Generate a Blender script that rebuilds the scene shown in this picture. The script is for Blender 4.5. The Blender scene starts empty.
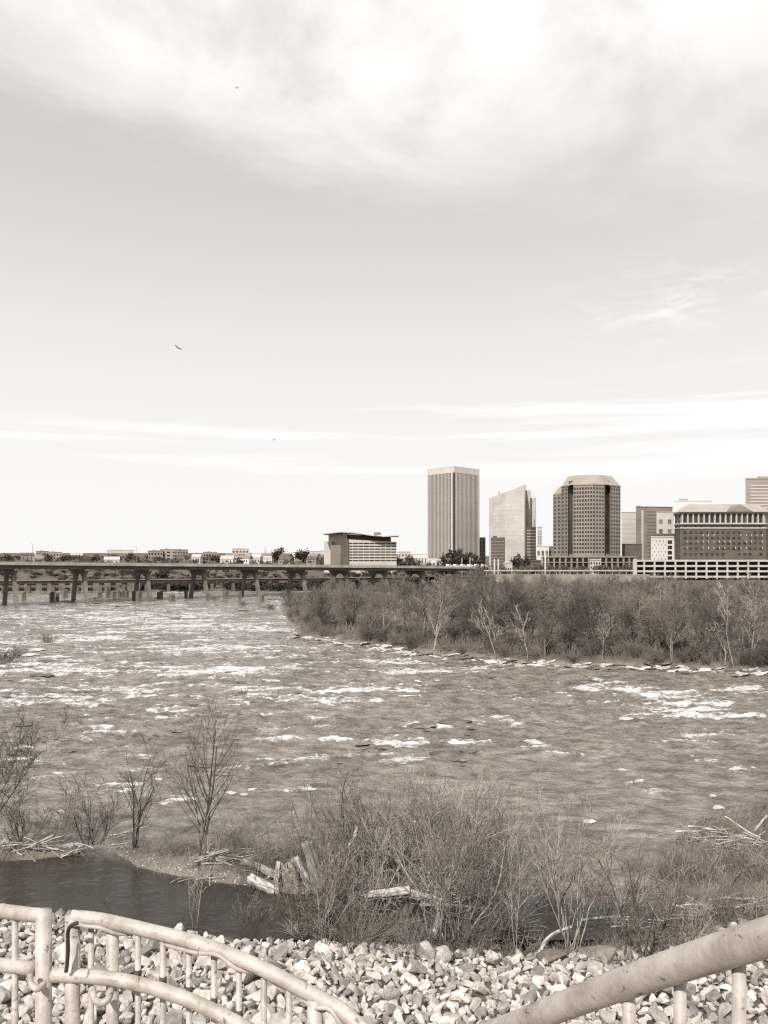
import bpy, bmesh, math, random
import numpy as np
from mathutils import Vector, Matrix
SC = bpy.context.scene
COL = SC.collection
R = math.radians
F, HZ, EYE = 773.0, 556.0, 16.0          # lens in pixels, horizon row, eye height over the river

# ------------------------------------------------------------------ camera
cd = bpy.data.cameras.new('camera'); cam = bpy.data.objects.new('camera', cd); COL.objects.link(cam)
cd.sensor_fit = 'VERTICAL'; cd.sensor_height = 24; cd.lens = F/1024*24
cd.shift_y = (HZ-512)/1024; cd.clip_start = .05; cd.clip_end = 30000
cam.location = (0, 0, EYE); cam.rotation_euler = (R(90), 0, 0)
SC.camera = cam
# ------------------------------------------------------------------ exposure
SC.view_settings.view_transform = 'Standard'; SC.view_settings.look = 'None'
SC.view_settings.gamma = 1; SC.view_settings.exposure = 0.1
SC.cycles.use_denoising = False; SC.cycles.pixel_filter_type = 'BLACKMAN_HARRIS'; SC.cycles.filter_width = 1.25; SC.cycles.sample_clamp_indirect = 2.5; SC.cycles.sample_clamp_direct = 2.2
SC.cycles.max_bounces = 5; SC.cycles.diffuse_bounces = 3; SC.cycles.glossy_bounces = 3
SC.cycles.transmission_bounces = 2; SC.cycles.caustics_reflective = False; SC.cycles.caustics_refractive = False
# ------------------------------------------------------------------ sun
SUN_AZ, SUN_EL = -158.0, 44.0             # degrees, azimuth from +Y towards +X
def sun_dir():
    a, e = R(SUN_AZ), R(SUN_EL)
    return Vector((math.sin(a)*math.cos(e), math.cos(a)*math.cos(e), math.sin(e)))
sl = bpy.data.lights.new('sun', 'SUN'); sl.energy = 4.6; sl.angle = R(0.8); sl.color = (1, .985, .965)
so = bpy.data.objects.new('sun', sl); COL.objects.link(so); so.location = (-60, -40, 90)
so.rotation_euler = sun_dir().to_track_quat('Z', 'Y').to_euler()

def tint(v):
    t = float(np.interp(v, [0, .04, .2, .5, .8, 1], [1.8, 1.45, 1.0, .55, .2, 0.05]))
    return (v*(1+.135*t), v*(1-.038*t), v*(1-.185*t), 1)

# ------------------------------------------------------------------ sky
def build_world():
    w = bpy.data.worlds.new('World'); SC.world = w; w.use_nodes = True
    nt = w.node_tree; nt.nodes.clear(); N = nt.nodes.new; L = nt.links.new
    out = N('ShaderNodeOutputWorld'); bg = N('ShaderNodeBackground'); L(bg.outputs[0], out.inputs[0])
    def m(op, a, b=None, c=None, clamp=False):
        n = N('ShaderNodeMath'); n.operation = op; n.use_clamp = clamp
        for i, v in enumerate((a, b, c)):
            if v is None: continue
            if isinstance(v, (int, float)): n.inputs[i].default_value = v
            else: L(v, n.inputs[i])
        return n.outputs[0]
    def ss(x, a, b):
        n = N('ShaderNodeMapRange'); n.interpolation_type = 'SMOOTHSTEP'
        n.inputs['From Min'].default_value = a; n.inputs['From Max'].default_value = b
        L(x, n.inputs['Value']); return n.outputs[0]
    tc = N('ShaderNodeTexCoord'); sp = N('ShaderNodeSeparateXYZ'); L(tc.outputs['Generated'], sp.inputs[0])
    x, y, z = sp.outputs
    el = m('MULTIPLY', m('ARCSINE', z), 57.2958)
    az = m('MULTIPLY', m('ARCTAN2', x, y), 57.2958)
    sky = N('ShaderNodeTexSky'); sky.sky_type = 'NISHITA'; sky.sun_disc = False
    sky.sun_elevation = R(SUN_EL); sky.sun_rotation = R(SUN_AZ); sky.dust_density = 3; sky.air_density = 1
    bw = N('ShaderNodeRGBToBW'); L(sky.outputs[0], bw.inputs[0])
    # brightness of the clear part by elevation, modulated by the Nishita sky
    ramp = N('ShaderNodeValToRGB'); L(m('DIVIDE', el, 90.0, None, True), ramp.inputs[0])
    cr = ramp.color_ramp; cr.interpolation = 'B_SPLINE'
    stops = [(0, .93), (.07, .89), (.12, .86), (.18, .78), (.24, .67), (.30, .61), (.5, .54), (1, .52)]
    while len(cr.elements) < len(stops): cr.elements.new(.5)
    for e, (p, v) in zip(cr.elements, stops):
        e.position = p; t = (v-.5)/.43
        t = max(0, min(1, t)); e.color = (v*(1.005+.055*(1-t)), v*(1-.016*(1-t)), v*(.985-.055*(1-t)), 1)
    def vec(sx, sy, sz=1, ox=0., oy=0.):
        c = N('ShaderNodeCombineXYZ'); L(m('MULTIPLY_ADD', az, sx, ox), c.inputs[0]); L(m('MULTIPLY_ADD', el, sy, oy), c.inputs[1])
        return c.outputs[0]
    def noise(v, sc, det=6, rough=.55, dist=0.):
        n = N('ShaderNodeTexNoise'); n.inputs['Scale'].default_value = sc; n.inputs['Detail'].default_value = det
        n.inputs['Roughness'].default_value = rough; n.inputs['Distortion'].default_value = dist; L(v, n.inputs['Vector'])
        return n.outputs['Fac']
    # slanting wispy cloud sheet overhead
    slant = m('MULTIPLY_ADD', az, .14, el)
    cs = N('ShaderNodeCombineXYZ'); L(m('MULTIPLY', az, .035), cs.inputs[0]); L(m('MULTIPLY', slant, .11), cs.inputs[1])
    n1 = noise(cs.outputs[0], 1.3, 10, .68, .35)
    n2 = noise(vec(.05, .07, 1, 3.1, 1.7), 1.6, 6, .58, .15)
    edge = m('ADD', slant, m('MULTIPLY', m('SUBTRACT', n1, .5), 9.0))
    c1 = ss(edge, 23.3, 31.0)
    body = m('MULTIPLY', c1, m('MULTIPLY_ADD', ss(n2, .28, .56), .62, .38))
    rightgrey = m('MULTIPLY', ss(az, -4.0, 16.0), m('SUBTRACT', 1.0, ss(el, 26.0, 34.0)))
    body = m('MULTIPLY', body, m('MULTIPLY_ADD', rightgrey, -.40, 1.0))
    # long thin streaks low over the horizon
    n3 = noise(vec(.018, .42, 1, 7.3, .35), 1.5, 5, .55, .3)
    top = m('MULTIPLY_ADD', az, .06, el); band = m('MULTIPLY', ss(el, 4.5, 7.0), m('SUBTRACT', 1.0, ss(m('MULTIPLY_ADD', az, -.08, el), 9.5, 12.0)))
    st = m('MULTIPLY', m('MULTIPLY', ss(n3, .47, .6), band), .9)
    # small feathery patch on the right
    def near(v, c, wd): return m('SUBTRACT', 1.0, ss(m('ABSOLUTE', m('SUBTRACT', v, c)), 0.0, wd))
    n4 = noise(vec(.10, .35, 1, 1.0, 9.0), 1.6, 8, .65, .6)
    pt = m('MULTIPLY', m('MULTIPLY', near(az, 21.0, 11.0), near(el, 17.2, 3.8)), ss(n4, .45, .68))
    cl = m('MAXIMUM', m('MAXIMUM', body, st), m('MULTIPLY', pt, .8))
    mix = N('ShaderNodeMix'); mix.data_type = 'RGBA'
    ins = [i for i in mix.inputs if i.type == 'RGBA']; fac = mix.inputs[0]
    L(m('MULTIPLY', cl, .97), fac); L(ramp.outputs[0], ins[0]); ins[1].default_value = (1.0, .993, .98, 1)
    # Nishita modulation
    mod = m('MULTIPLY_ADD', m('MINIMUM', m('MULTIPLY', bw.outputs[0], .1), 1.3), .08, .955)
    vm = N('ShaderNodeVectorMath'); vm.operation = 'SCALE'
    L([o for o in mix.outputs if o.type == 'RGBA'][0], vm.inputs[0]); L(mod, vm.inputs['Scale'])
    low = N('ShaderNodeMix'); low.data_type = 'RGBA'; li = [i for i in low.inputs if i.type == 'RGBA']
    L(ss(el, -2.0, 0.0), low.inputs[0]); li[0].default_value = (.25, .22, .2, 1); L(vm.outputs[0], li[1])
    L([o for o in low.outputs if o.type == 'RGBA'][0], bg.inputs[0]); bg.inputs[1].default_value = 1.0
build_world()

# ------------------------------------------------------------------ materials
_M = {}
def mat(name, v, v2=None, rough=.8, scale=3., contrast=(.35, .65), bump=0., bscale=20., rand=0., island=0.,
        spec=.3, stretch=(1, 1, 1), fine=0., coord='Object'):
    if name in _M: return _M[name]
    mt = bpy.data.materials.new(name); mt.use_nodes = True; nt = mt.node_tree; N = nt.nodes.new; L = nt.links.new
    b = nt.nodes['Principled BSDF']; b.inputs['Roughness'].default_value = rough
    b.inputs['Specular IOR Level'].default_value = spec
    tc = N('ShaderNodeTexCoord'); mp = N('ShaderNodeMapping'); L(tc.outputs[coord], mp.inputs[0]); mp.inputs['Scale'].default_value = stretch
    n = N('ShaderNodeTexNoise'); n.inputs['Scale'].default_value = scale; n.inputs['Detail'].default_value = 8
    n.inputs['Roughness'].default_value = .6; L(mp.outputs[0], n.inputs[0])
    mr = N('ShaderNodeMapRange'); mr.inputs['From Min'].default_value = contrast[0]; mr.inputs['From Max'].default_value = contrast[1]
    L(n.outputs['Fac'], mr.inputs[0])
    mx = N('ShaderNodeMix'); mx.data_type = 'RGBA'; ii = [i for i in mx.inputs if i.type == 'RGBA']
    L(mr.outputs[0], mx.inputs[0]); ii[0].default_value = tint(v); ii[1].default_value = tint(v if v2 is None else v2)
    col = [o for o in mx.outputs if o.type == 'RGBA'][0]
    def scaleby(col, src, amt):
        ma = N('ShaderNodeMath'); ma.operation = 'MULTIPLY_ADD'; ma.inputs[1].default_value = amt*2; ma.inputs[2].default_value = 1-amt
        L(src, ma.inputs[0]); vm = N('ShaderNodeVectorMath'); vm.operation = 'SCALE'; L(col, vm.inputs[0]); L(ma.outputs[0], vm.inputs['Scale'])
        return vm.outputs[0]
    if rand: oi = N('ShaderNodeObjectInfo'); col = scaleby(col, oi.outputs['Random'], rand)
    if island: g = N('ShaderNodeNewGeometry'); col = scaleby(col, g.outputs['Random Per Island'], island)
    if fine:
        n2 = N('ShaderNodeTexNoise'); n2.inputs['Scale'].default_value = scale*9; n2.inputs['Detail'].default_value = 4; L(mp.outputs[0], n2.inputs[0])
        col = scaleby(col, n2.outputs['Fac'], fine)
    L(col, b.inputs['Base Color'])
    if bump:
        n3 = N('ShaderNodeTexNoise'); n3.inputs['Scale'].default_value = bscale; n3.inputs['Detail'].default_value = 6; L(mp.outputs[0], n3.inputs[0])
        bp = N('ShaderNodeBump'); bp.inputs['Strength'].default_value = bump; bp.inputs['Distance'].default_value = .05
        L(n3.outputs['Fac'], bp.inputs['Height']); L(bp.outputs[0], b.inputs['Normal'])
    _M[name] = mt; return mt

M_rock = mat('pale_rock', .2, .52, .9, 3.2, (.3, .7), .6, 7., rand=.5, fine=.3)
M_rocks = mat('pale_rock_pile', .2, .52, .9, 1.4, (.3, .7), .6, 7., island=.5, fine=.3)
M_rrock = mat('river_rock', .05, .2, .7, 1.5, (.3, .7), .8, 3., rand=.3, fine=.2)
M_wrock = mat('white_rock', .32, .6, .8, 2.5, (.35, .65), .8, 4., rand=.2, fine=.1)
M_wood = mat('weathered_wood', .2, .46, .85, 3., (.3, .7), 1.0, 10., rand=.25, stretch=(4, 4, .6), fine=.25)
M_woodp = mat('bleached_wood', .2, .64, .85, 3., (.38, .6), .8, 10., rand=.2, stretch=(4, 4, .6), fine=.25)
M_bark = mat('dark_bark', .05, .11, .9, 4., rand=.3)
M_barkm = mat('brown_bark', .10, .19, .9, 4., rand=.3)
M_barkp = mat('pale_bark', .18, .36, .9, 3., rand=.2)
M_twig = mat('twig', .15, .27, .9, .4, rand=.3)
M_twigl = mat('light_twig', .26, .42, .9, .5, rand=.25)
M_twigf = mat('island_twig', .12, .225, .9, .12, rand=.48)
M_ever = mat('evergreen_needles', .03, .06, .9, .3, rand=.3)
M_conc = mat('old_concrete', .17, .28, .9, .25, (.3, .7), .2, 3.)
M_concd = mat('dark_concrete', .085, .15, .9, .25, (.3, .7))
M_paint = mat('chipped_cream_paint', .26, .42, .5, 14., (.34, .6), .06, 90., fine=.16, spec=.45)
def weather_paint(mt):
    nt = mt.node_tree; N = nt.nodes.new; L = nt.links.new; b = nt.nodes['Principled BSDF']; src = b.inputs['Base Color'].links[0].from_socket
    tc = N('ShaderNodeTexCoord'); prev = src
    for sc, lo, hi, colr, dist in ((26., .60, .66, tint(.10), .6), (70., .66, .70, tint(.05), 0.), (9., .62, .72, tint(.16), 1.5), (45., .68, .71, tint(.72), 2.)):
        n = N('ShaderNodeTexNoise'); n.inputs['Scale'].default_value = sc; n.inputs['Detail'].default_value = 9; n.inputs['Roughness'].default_value = .68; n.inputs['Distortion'].default_value = dist
        L(tc.outputs['Object'], n.inputs[0]); r = N('ShaderNodeMapRange'); r.inputs['From Min'].default_value = lo; r.inputs['From Max'].default_value = hi; r.clamp = True; L(n.outputs['Fac'], r.inputs[0])
        mx = N('ShaderNodeMix'); mx.data_type = 'RGBA'; ii = [i for i in mx.inputs if i.type == 'RGBA']; L(r.outputs[0], mx.inputs[0]); L(prev, ii[0]); ii[1].default_value = colr
        prev = [o for o in mx.outputs if o.type == 'RGBA'][0]
    L(prev, b.inputs['Base Color'])
weather_paint(M_paint)
M_rust = mat('rust_band', .04, .1, .9, 30.)
M_cord = mat('dark_cord', .03, .05, .7, 20.)
M_cordp = mat('pale_cord', .4, .55, .7, 20.)
M_glass = mat('dark_glass', .02, .04, .3, .2, rand=.5, spec=.5)
M_glassm = mat('grey_glass', .10, .2, .2, .2, rand=.4, spec=.5)
M_bird = mat('dark_feathers', .05, .09, .9, 6.)

# ------------------------------------------------------------------ mesh helpers
def link(name, me, m=None, parent=None):
    o = bpy.data.objects.new(name, me); COL.objects.link(o)
    if m is not None and me is not None and not me.materials: me.materials.append(m)
    if parent: o.parent = parent
    return o
def tag(o, label=None, cat=None, group=None, kind=None):
    if label: o['label'] = label
    if cat: o['category'] = cat
    if group: o['group'] = group
    if kind: o['kind'] = kind
    return o
def thing(name, label, cat, loc=(0, 0, 0), rz=0, group=None):
    o = bpy.data.objects.new(name, None); COL.objects.link(o); o.empty_display_size = .2
    o.location = loc; o.rotation_euler = (0, 0, rz); return tag(o, label, cat, group)
def npmesh(name, V, Fc, smooth=False):
    """V (n,3), Fc (m,k) same-sized faces"""
    V = np.asarray(V, np.float32); Fc = np.asarray(Fc, np.int32)
    me = bpy.data.meshes.new(name); me.vertices.add(len(V)); me.vertices.foreach_set('co', V.ravel())
    k = Fc.shape[1]; me.loops.add(Fc.size); me.polygons.add(len(Fc)); me.loops.foreach_set('vertex_index', Fc.ravel())
    me.polygons.foreach_set('loop_start', np.arange(0, Fc.size, k, dtype=np.int32))
    me.polygons.foreach_set('use_smooth', np.full(len(Fc), smooth))
    me.update(calc_edges=True); me.validate(); return me
class MB:
    def __init__(s): s.v = []; s.f = []
    def add(s, V, Fs):
        n = len(s.v); s.v += [tuple(p) for p in V]; s.f += [tuple(i+n for i in f) for f in Fs]; return s
    def box(s, x0, x1, y0, y1, z0, z1):
        return s.add([(x0, y0, z0), (x1, y0, z0), (x1, y1, z0), (x0, y1, z0), (x0, y0, z1), (x1, y0, z1), (x1, y1, z1), (x0, y1, z1)],
                     [(0, 3, 2, 1), (4, 5, 6, 7), (0, 1, 5, 4), (1, 2, 6, 5), (2, 3, 7, 6), (3, 0, 4, 7)])
    def prism(s, plan, z0, z1):
        """plan: list of (x,y) counter-clockwise; z1 number or list"""
        n = len(plan); t = z1 if isinstance(z1, (list, tuple)) else [z1]*n; b = z0 if isinstance(z0, (list, tuple)) else [z0]*n
        V = [(x, y, b[i]) for i, (x, y) in enumerate(plan)] + [(x, y, t[i]) for i, (x, y) in enumerate(plan)]
        return s.add(V, [tuple(range(n-1, -1, -1)), tuple(range(n, 2*n))] + [(i, (i+1) % n, (i+1) % n+n, i+n) for i in range(n)])
    def frustum(s, A, z0, B, z1):
        n = len(A); V = [(x, y, z0) for x, y in A] + [(x, y, z1) for x, y in B]
        return s.add(V, [tuple(range(n-1, -1, -1)), tuple(range(n, 2*n))] + [(i, (i+1) % n, (i+1) % n+n, i+n) for i in range(n)])
    def tube(s, pts, r, k=12, caps=True):
        pts = [Vector(p) for p in pts]; n = len(pts); rs = r if isinstance(r, (list, tuple)) else [r]*n
        up = None; V = []
        for i, p in enumerate(pts):
            d = (pts[min(i+1, n-1)]-pts[max(i-1, 0)]).normalized()
            if up is None: up = d.orthogonal().normalized()
            up = (up-d*up.dot(d)).normalized(); w = d.cross(up)
            V += [p+(up*math.cos(2*math.pi*j/k)+w*math.sin(2*math.pi*j/k))*rs[i] for j in range(k)]
        Fs = [(i*k+j, i*k+(j+1) % k, (i+1)*k+(j+1) % k, (i+1)*k+j) for i in range(n-1) for j in range(k)]
        if caps: Fs += [tuple(range(k-1, -1, -1)), tuple((n-1)*k+j for j in range(k))]
        return s.add(V, Fs)
    def build(s, name, m, parent=None, smooth=False, bevel=0.):
        me = bpy.data.meshes.new(name); me.from_pydata(s.v, [], s.f); me.update()
        if smooth:
            for p in me.polygons: p.use_smooth = True
        o = link(name, me, m, parent)
        if bevel:
            b = o.modifiers.new('bevel', 'BEVEL'); b.width = bevel; b.segments = 2
        return o
def G(px, py, z=0.):
    Y = F*(EYE-z)/(py-HZ); return ((px-384)*Y/F, Y)
def PT(px, py, D): return Vector(((px-384)*D/F, D, EYE-(py-HZ)*D/F))
def ZP(py, D): return EYE-(py-HZ)*D/F
def XP(px, D): return (px-384)*D/F

# ------------------------------------------------------------------ noise
_rng = np.random.RandomState(7)
_perm = _rng.permutation(256); _perm = np.concatenate([_perm]*3)
_ga = _rng.rand(256)*2*np.pi; _gx, _gy = np.cos(_ga), np.sin(_ga)
def pn(x, y):
    xi = np.floor(x).astype(int); yi = np.floor(y).astype(int); xf = x-xi; yf = y-yi
    u = xf*xf*xf*(xf*(xf*6-15)+10); v = yf*yf*yf*(yf*(yf*6-15)+10); xi &= 255; yi &= 255
    def g(ix, iy, dx, dy):
        h = _perm[_perm[ix & 255]+(iy & 255)]; return _gx[h]*dx+_gy[h]*dy
    a = g(xi, yi, xf, yf); b = g(xi+1, yi, xf-1, yf); c = g(xi, yi+1, xf, yf-1); d = g(xi+1, yi+1, xf-1, yf-1)
    return ((a*(1-u)+b*u)*(1-v)+(c*(1-u)+d*u)*v)*1.41
def fbm(x, y, o=5, g=.5):
    s = 0.; a = 1.; t = 0.
    for i in range(o):
        s = s+a*pn(x*2**i+i*17.3, y*2**i+i*9.1); t += a; a *= g
    return s/t
def sstep(x, a, b):
    t = np.clip((x-a)/(b-a), 0, 1); return t*t*(3-2*t)
def sd_poly(X, Y, P):
    """signed distance, negative inside"""
    d = np.full(np.shape(X), 1e9); ins = np.zeros(np.shape(X), bool)
    n = len(P)
    for i in range(n):
        ax, ay = P[i]; bx, by = P[(i+1) % n]; ex, ey = bx-ax, by-ay
        t = np.clip(((X-ax)*ex+(Y-ay)*ey)/(ex*ex+ey*ey), 0, 1)
        d = np.minimum(d, (X-ax-t*ex)**2+(Y-ay-t*ey)**2)
        c = ((ay > Y) != (by > Y)) & (X < (bx-ax)*(Y-ay)/((by-ay) if by != ay else 1e-9)+ax); ins ^= c
    d = np.sqrt(d); return np.where(ins, -d, d)

# ------------------------------------------------------------------ the lie of the land
ISLAND = [G(*p) for p in [(278, 606), (284, 618), (297, 637), (330, 641), (352, 645), (392, 650), (430, 655), (480, 659), (520, 664),
                          (560, 667), (610, 666), (650, 668), (700, 671), (768, 674), (860, 680), (1100, 690)]] + \
         [(190, 200), (190, 330), (20, 330), (-15, 290)]
SPIT = [G(*p) for p in [(100, 848), (160, 840), (235, 836), (300, 850), (420, 855), (500, 858), (528, 868), (520, 885),
                        (450, 896), (330, 905), (270, 897), (190, 886), (130, 872), (104, 860)]]
RBANK = [G(*p) for p in [(668, 838), (690, 818), (768, 800), (880, 790), (880, 965), (640, 965), (650, 900), (640, 870)]]
LOGBANK = [G(*p) for p in [(-160, 825), (0, 838), (60, 842), (95, 848), (95, 858), (30, 864), (-160, 875)]]
SHORE = [(-60., 37.), (-17.6, 34.9), (-13, 33.6), (-5.6, 32.0), (0, 31.6), (4, 31.2), (9, 31.5), (13, 34), (18, 37.5), (30, 40), (60, 45)]
_sx = np.array([s[0] for s in SHORE]); _sy = np.array([s[1] for s in SHORE])
def height(X, Y):
    X = np.asarray(X, float); Y = np.asarray(Y, float)
    nz = fbm(X*.12, Y*.12, 4); nf = fbm(X*.6+5, Y*.6, 3)
    z = -1.3+.3*nz
    # near bank with riprap
    ys = np.interp(X, _sx, _sy)+.8*nf
    d = ys-Y
    bank = np.where(d < 0, np.maximum(-1.3, d*.5), np.where(d < 15, .02+.3*d, 4.52+.6*(d-15)))
    bank = np.minimum(bank, 13.2+.0*X)
    z = np.maximum(z, bank)
    for P, hgt, wd, amp in ((ISLAND, 1.1, 3.5, .5), (SPIT, .38, 1.8, .22), (RBANK, .4, 1.8, .22), (LOGBANK, .25, 1.2, .12)):
        s = sd_poly(X, Y, P)+amp*2.2*nf+amp*4*nz*(hgt > 1)
        z = np.maximum(z, -1.3+(1.3+hgt)*sstep(-s, -wd, wd)+amp*.5*nf*sstep(-s, 0, wd))
    # far bank, city flat on the right and hills on the left
    far = 372+40*sstep(X, -50, 120)*0+6*nz
    t = sstep(Y, far-6, far+14); z = np.where(t > 0, np.maximum(z, -1.3+3.6*t), z)
    left = 1-sstep(X/np.maximum(Y, 1), -.02, .08)
    z = z+sstep(Y, 420, 900)*3.0*(1+nz*.3)+left*(sstep(Y, 450, 900)*4.5+sstep(Y, 900, 1700)*9)+sstep(Y, 1300, 3500)*10
    return z
def hz(x, y): return float(height(np.array([x]), np.array([y]))[0])

def axis(parts):
    out = []
    for a, b, s in parts:
        n = max(1, int(round((b-a)/s))); out += list(a+(b-a)*np.arange(n)/n)
    out.append(parts[-1][1]); return np.array(out)
def grid(xs, ys, Z):
    X, Y = np.meshgrid(xs, ys); nx, ny = len(xs), len(ys)
    V = np.stack([X, Y, Z], -1).reshape(-1, 3)
    i = np.arange(ny-1)[:, None]*nx+np.arange(nx-1)[None, :]
    return V, np.stack([i, i+1, i+nx+1, i+nx], -1).reshape(-1, 4)

def ground():
    xs = axis([(-9000, -1500, 900), (-1500, -300, 60), (-300, -60, 4), (-60, -22, 1), (-22, 24, .3), (24, 60, .8), (60, 200, 2), (200, 600, 12), (600, 1800, 60), (1800, 9000, 900)])
    ys = axis([(-2000, -100, 400), (-100, 0, 15), (0, 15, 1), (15, 50, .3), (50, 110, 2), (110, 145, .7), (145, 400, 2.5), (400, 1000, 12), (1000, 4000, 100), (4000, 14000, 1000)])
    X, Y = np.meshgrid(xs, ys); Z = height(X, Y)
    # keep the space under the camera's deck free
    V, Fc = grid(xs, ys, Z)
    me = npmesh('ground', V, Fc, True)
    grav = np.clip(sstep(-sd_poly(X, Y, SPIT), -.6, .3), 0, 1)*sstep(X, -14.5, -6.5)*0
    s = sd_poly(X, Y, SPIT); grav = sstep(-s, -1.6, -.2)*(1-sstep(-s, .4, 2.6))+sstep(.8-Z, 0, .7)*sstep(-sd_poly(X, Y, ISLAND), -4, -1)
    a = me.attributes.new('gravel', 'FLOAT', 'POINT'); a.data.foreach_set('value', grav.ravel().astype(np.float32))
    mt = bpy.data.materials.new('earth'); mt.use_nodes = True; nt = mt.node_tree; N = nt.nodes.new; L = nt.links.new; b = nt.nodes['Principled BSDF']
    b.inputs['Roughness'].default_value = .95; b.inputs['Specular IOR Level'].default_value = .15
    tc = N('ShaderNodeTexCoord')
    n = N('ShaderNodeTexNoise'); n.inputs['Scale'].default_value = .35; n.inputs['Detail'].default_value = 12; n.inputs['Roughness'].default_value = .7; L(tc.outputs['Object'], n.inputs[0])
    r = N('ShaderNodeValToRGB'); r.color_ramp.elements[0].position = .35; r.color_ramp.elements[0].color = tint(.04)
    r.color_ramp.elements[1].position = .66; r.color_ramp.elements[1].color = tint(.16); L(n.outputs['Fac'], r.inputs[0])
    vo = N('ShaderNodeTexVoronoi'); vo.inputs['Scale'].default_value = 5.5; L(tc.outputs['Object'], vo.inputs[0])
    vr = N('ShaderNodeMapRange'); vr.inputs['From Min'].default_value = .30; vr.inputs['From Max'].default_value = .22; L(vo.outputs['Distance'], vr.inputs[0])
    sep = N('ShaderNodeSeparateColor'); L(vo.outputs['Color'], sep.inputs[0])
    gt = N('ShaderNodeMath'); gt.operation = 'GREATER_THAN'; gt.inputs[1].default_value = .45; L(sep.outputs[0], gt.inputs[0])
    at = N('ShaderNodeAttribute'); at.attribute_name = 'gravel'
    m1 = N('ShaderNodeMath'); m1.operation = 'MULTIPLY'; L(vr.outputs[0], m1.inputs[0]); L(gt.outputs[0], m1.inputs[1])
    m2 = N('ShaderNodeMath'); m2.operation = 'MULTIPLY'; m2.use_clamp = True; L(m1.outputs[0], m2.inputs[0]); L(at.outputs['Fac'], m2.inputs[1])
    mx = N('ShaderNodeMix'); mx.data_type = 'RGBA'; ii = [i for i in mx.inputs if i.type == 'RGBA']; L(m2.outputs[0], mx.inputs[0])
    L(r.outputs[0], ii[0]); ii[1].default_value = tint(.5)
    ga = N('ShaderNodeMath'); ga.operation = 'MULTIPLY'; ga.inputs[1].default_value = .32; L(at.outputs['Fac'], ga.inputs[0])
    mg = N('ShaderNodeMix'); mg.data_type = 'RGBA'; gi = [i for i in mg.inputs if i.type == 'RGBA']; L(ga.outputs[0], mg.inputs[0]); L(r.outputs[0], gi[0]); gi[1].default_value = tint(.34)
    for lk in list(ii[0].links): nt.links.remove(lk)
    L([o for o in mg.outputs if o.type == 'RGBA'][0], ii[0]); L([o for o in mx.outputs if o.type == 'RGBA'][0], b.inputs['Base Color'])
    bp = N('ShaderNodeBump'); bp.inputs['Strength'].default_value = .6; bp.inputs['Distance'].default_value = .1; L(n.outputs['Fac'], bp.inputs['Height']); L(bp.outputs[0], b.inputs['Normal'])
    o = link('ground', me, mt); tag(o, kind='structure')
ground()

# ------------------------------------------------------------------ river
FOAMS = [ # px, py, half width px, half height px, strength : rapids seen in the photograph
 (120, 618, 140, 8, .24), (60, 640, 90, 7, .22), (200, 628, 120, 9, .24), (240, 650, 130, 8, .22), (60, 668, 80, 8, .28), (215, 671, 90, 5, .42), (110, 690, 60, 5, .32),
 (60, 700, 70, 6, .36), (360, 690, 60, 5, .36), (420, 672, 60, 4, .34), (330, 700, 70, 6, .34), (300, 715, 40, 4, .3), (90, 742, 30, 3, .3), (100, 733, 16, 4, .34),
 (18, 760, 26, 4, .38), (180, 800, 22, 7, .42), (290, 742, 22, 5, .4), (285, 762, 30, 5, .36), (330, 740, 24, 5, .34), (330, 757, 30, 6, .3), (310, 788, 30, 4, .34),
 (400, 745, 26, 6, .62), (403, 762, 26, 6, .66), (430, 727, 34, 4, .4), (470, 722, 26, 4, .34), (480, 742, 40, 4, .46), (520, 747, 36, 4, .42), (540, 752, 30, 4, .44),
 (530, 725, 50, 3, .34), (600, 684, 20, 4, .56), (625, 688, 30, 4, .58), (660, 695, 40, 5, .60), (690, 703, 46, 5, .60), (690, 714, 60, 6, .60), (745, 690, 30, 5, .46),
 (740, 718, 40, 5, .44), (700, 735, 30, 4, .36), (590, 690, 24, 3, .5), (640, 703, 50, 4, .34), (560, 700, 30, 4, .26), (640, 774, 14, 3, .40), (655, 792, 20, 4, .46), (640, 782, 18, 4, .4),
 (720, 762, 30, 3, .28), (690, 742, 40, 4, .36), (520, 700, 40, 3, .28), (430, 690, 50, 4, .3), (380, 645, 40, 4, .35), (400, 662, 60, 4, .35), (480, 668, 40, 3, .3),
 (230, 700, 60, 5, .25), (160, 712, 60, 5, .22), (260, 690, 50, 4, .3)]
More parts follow.
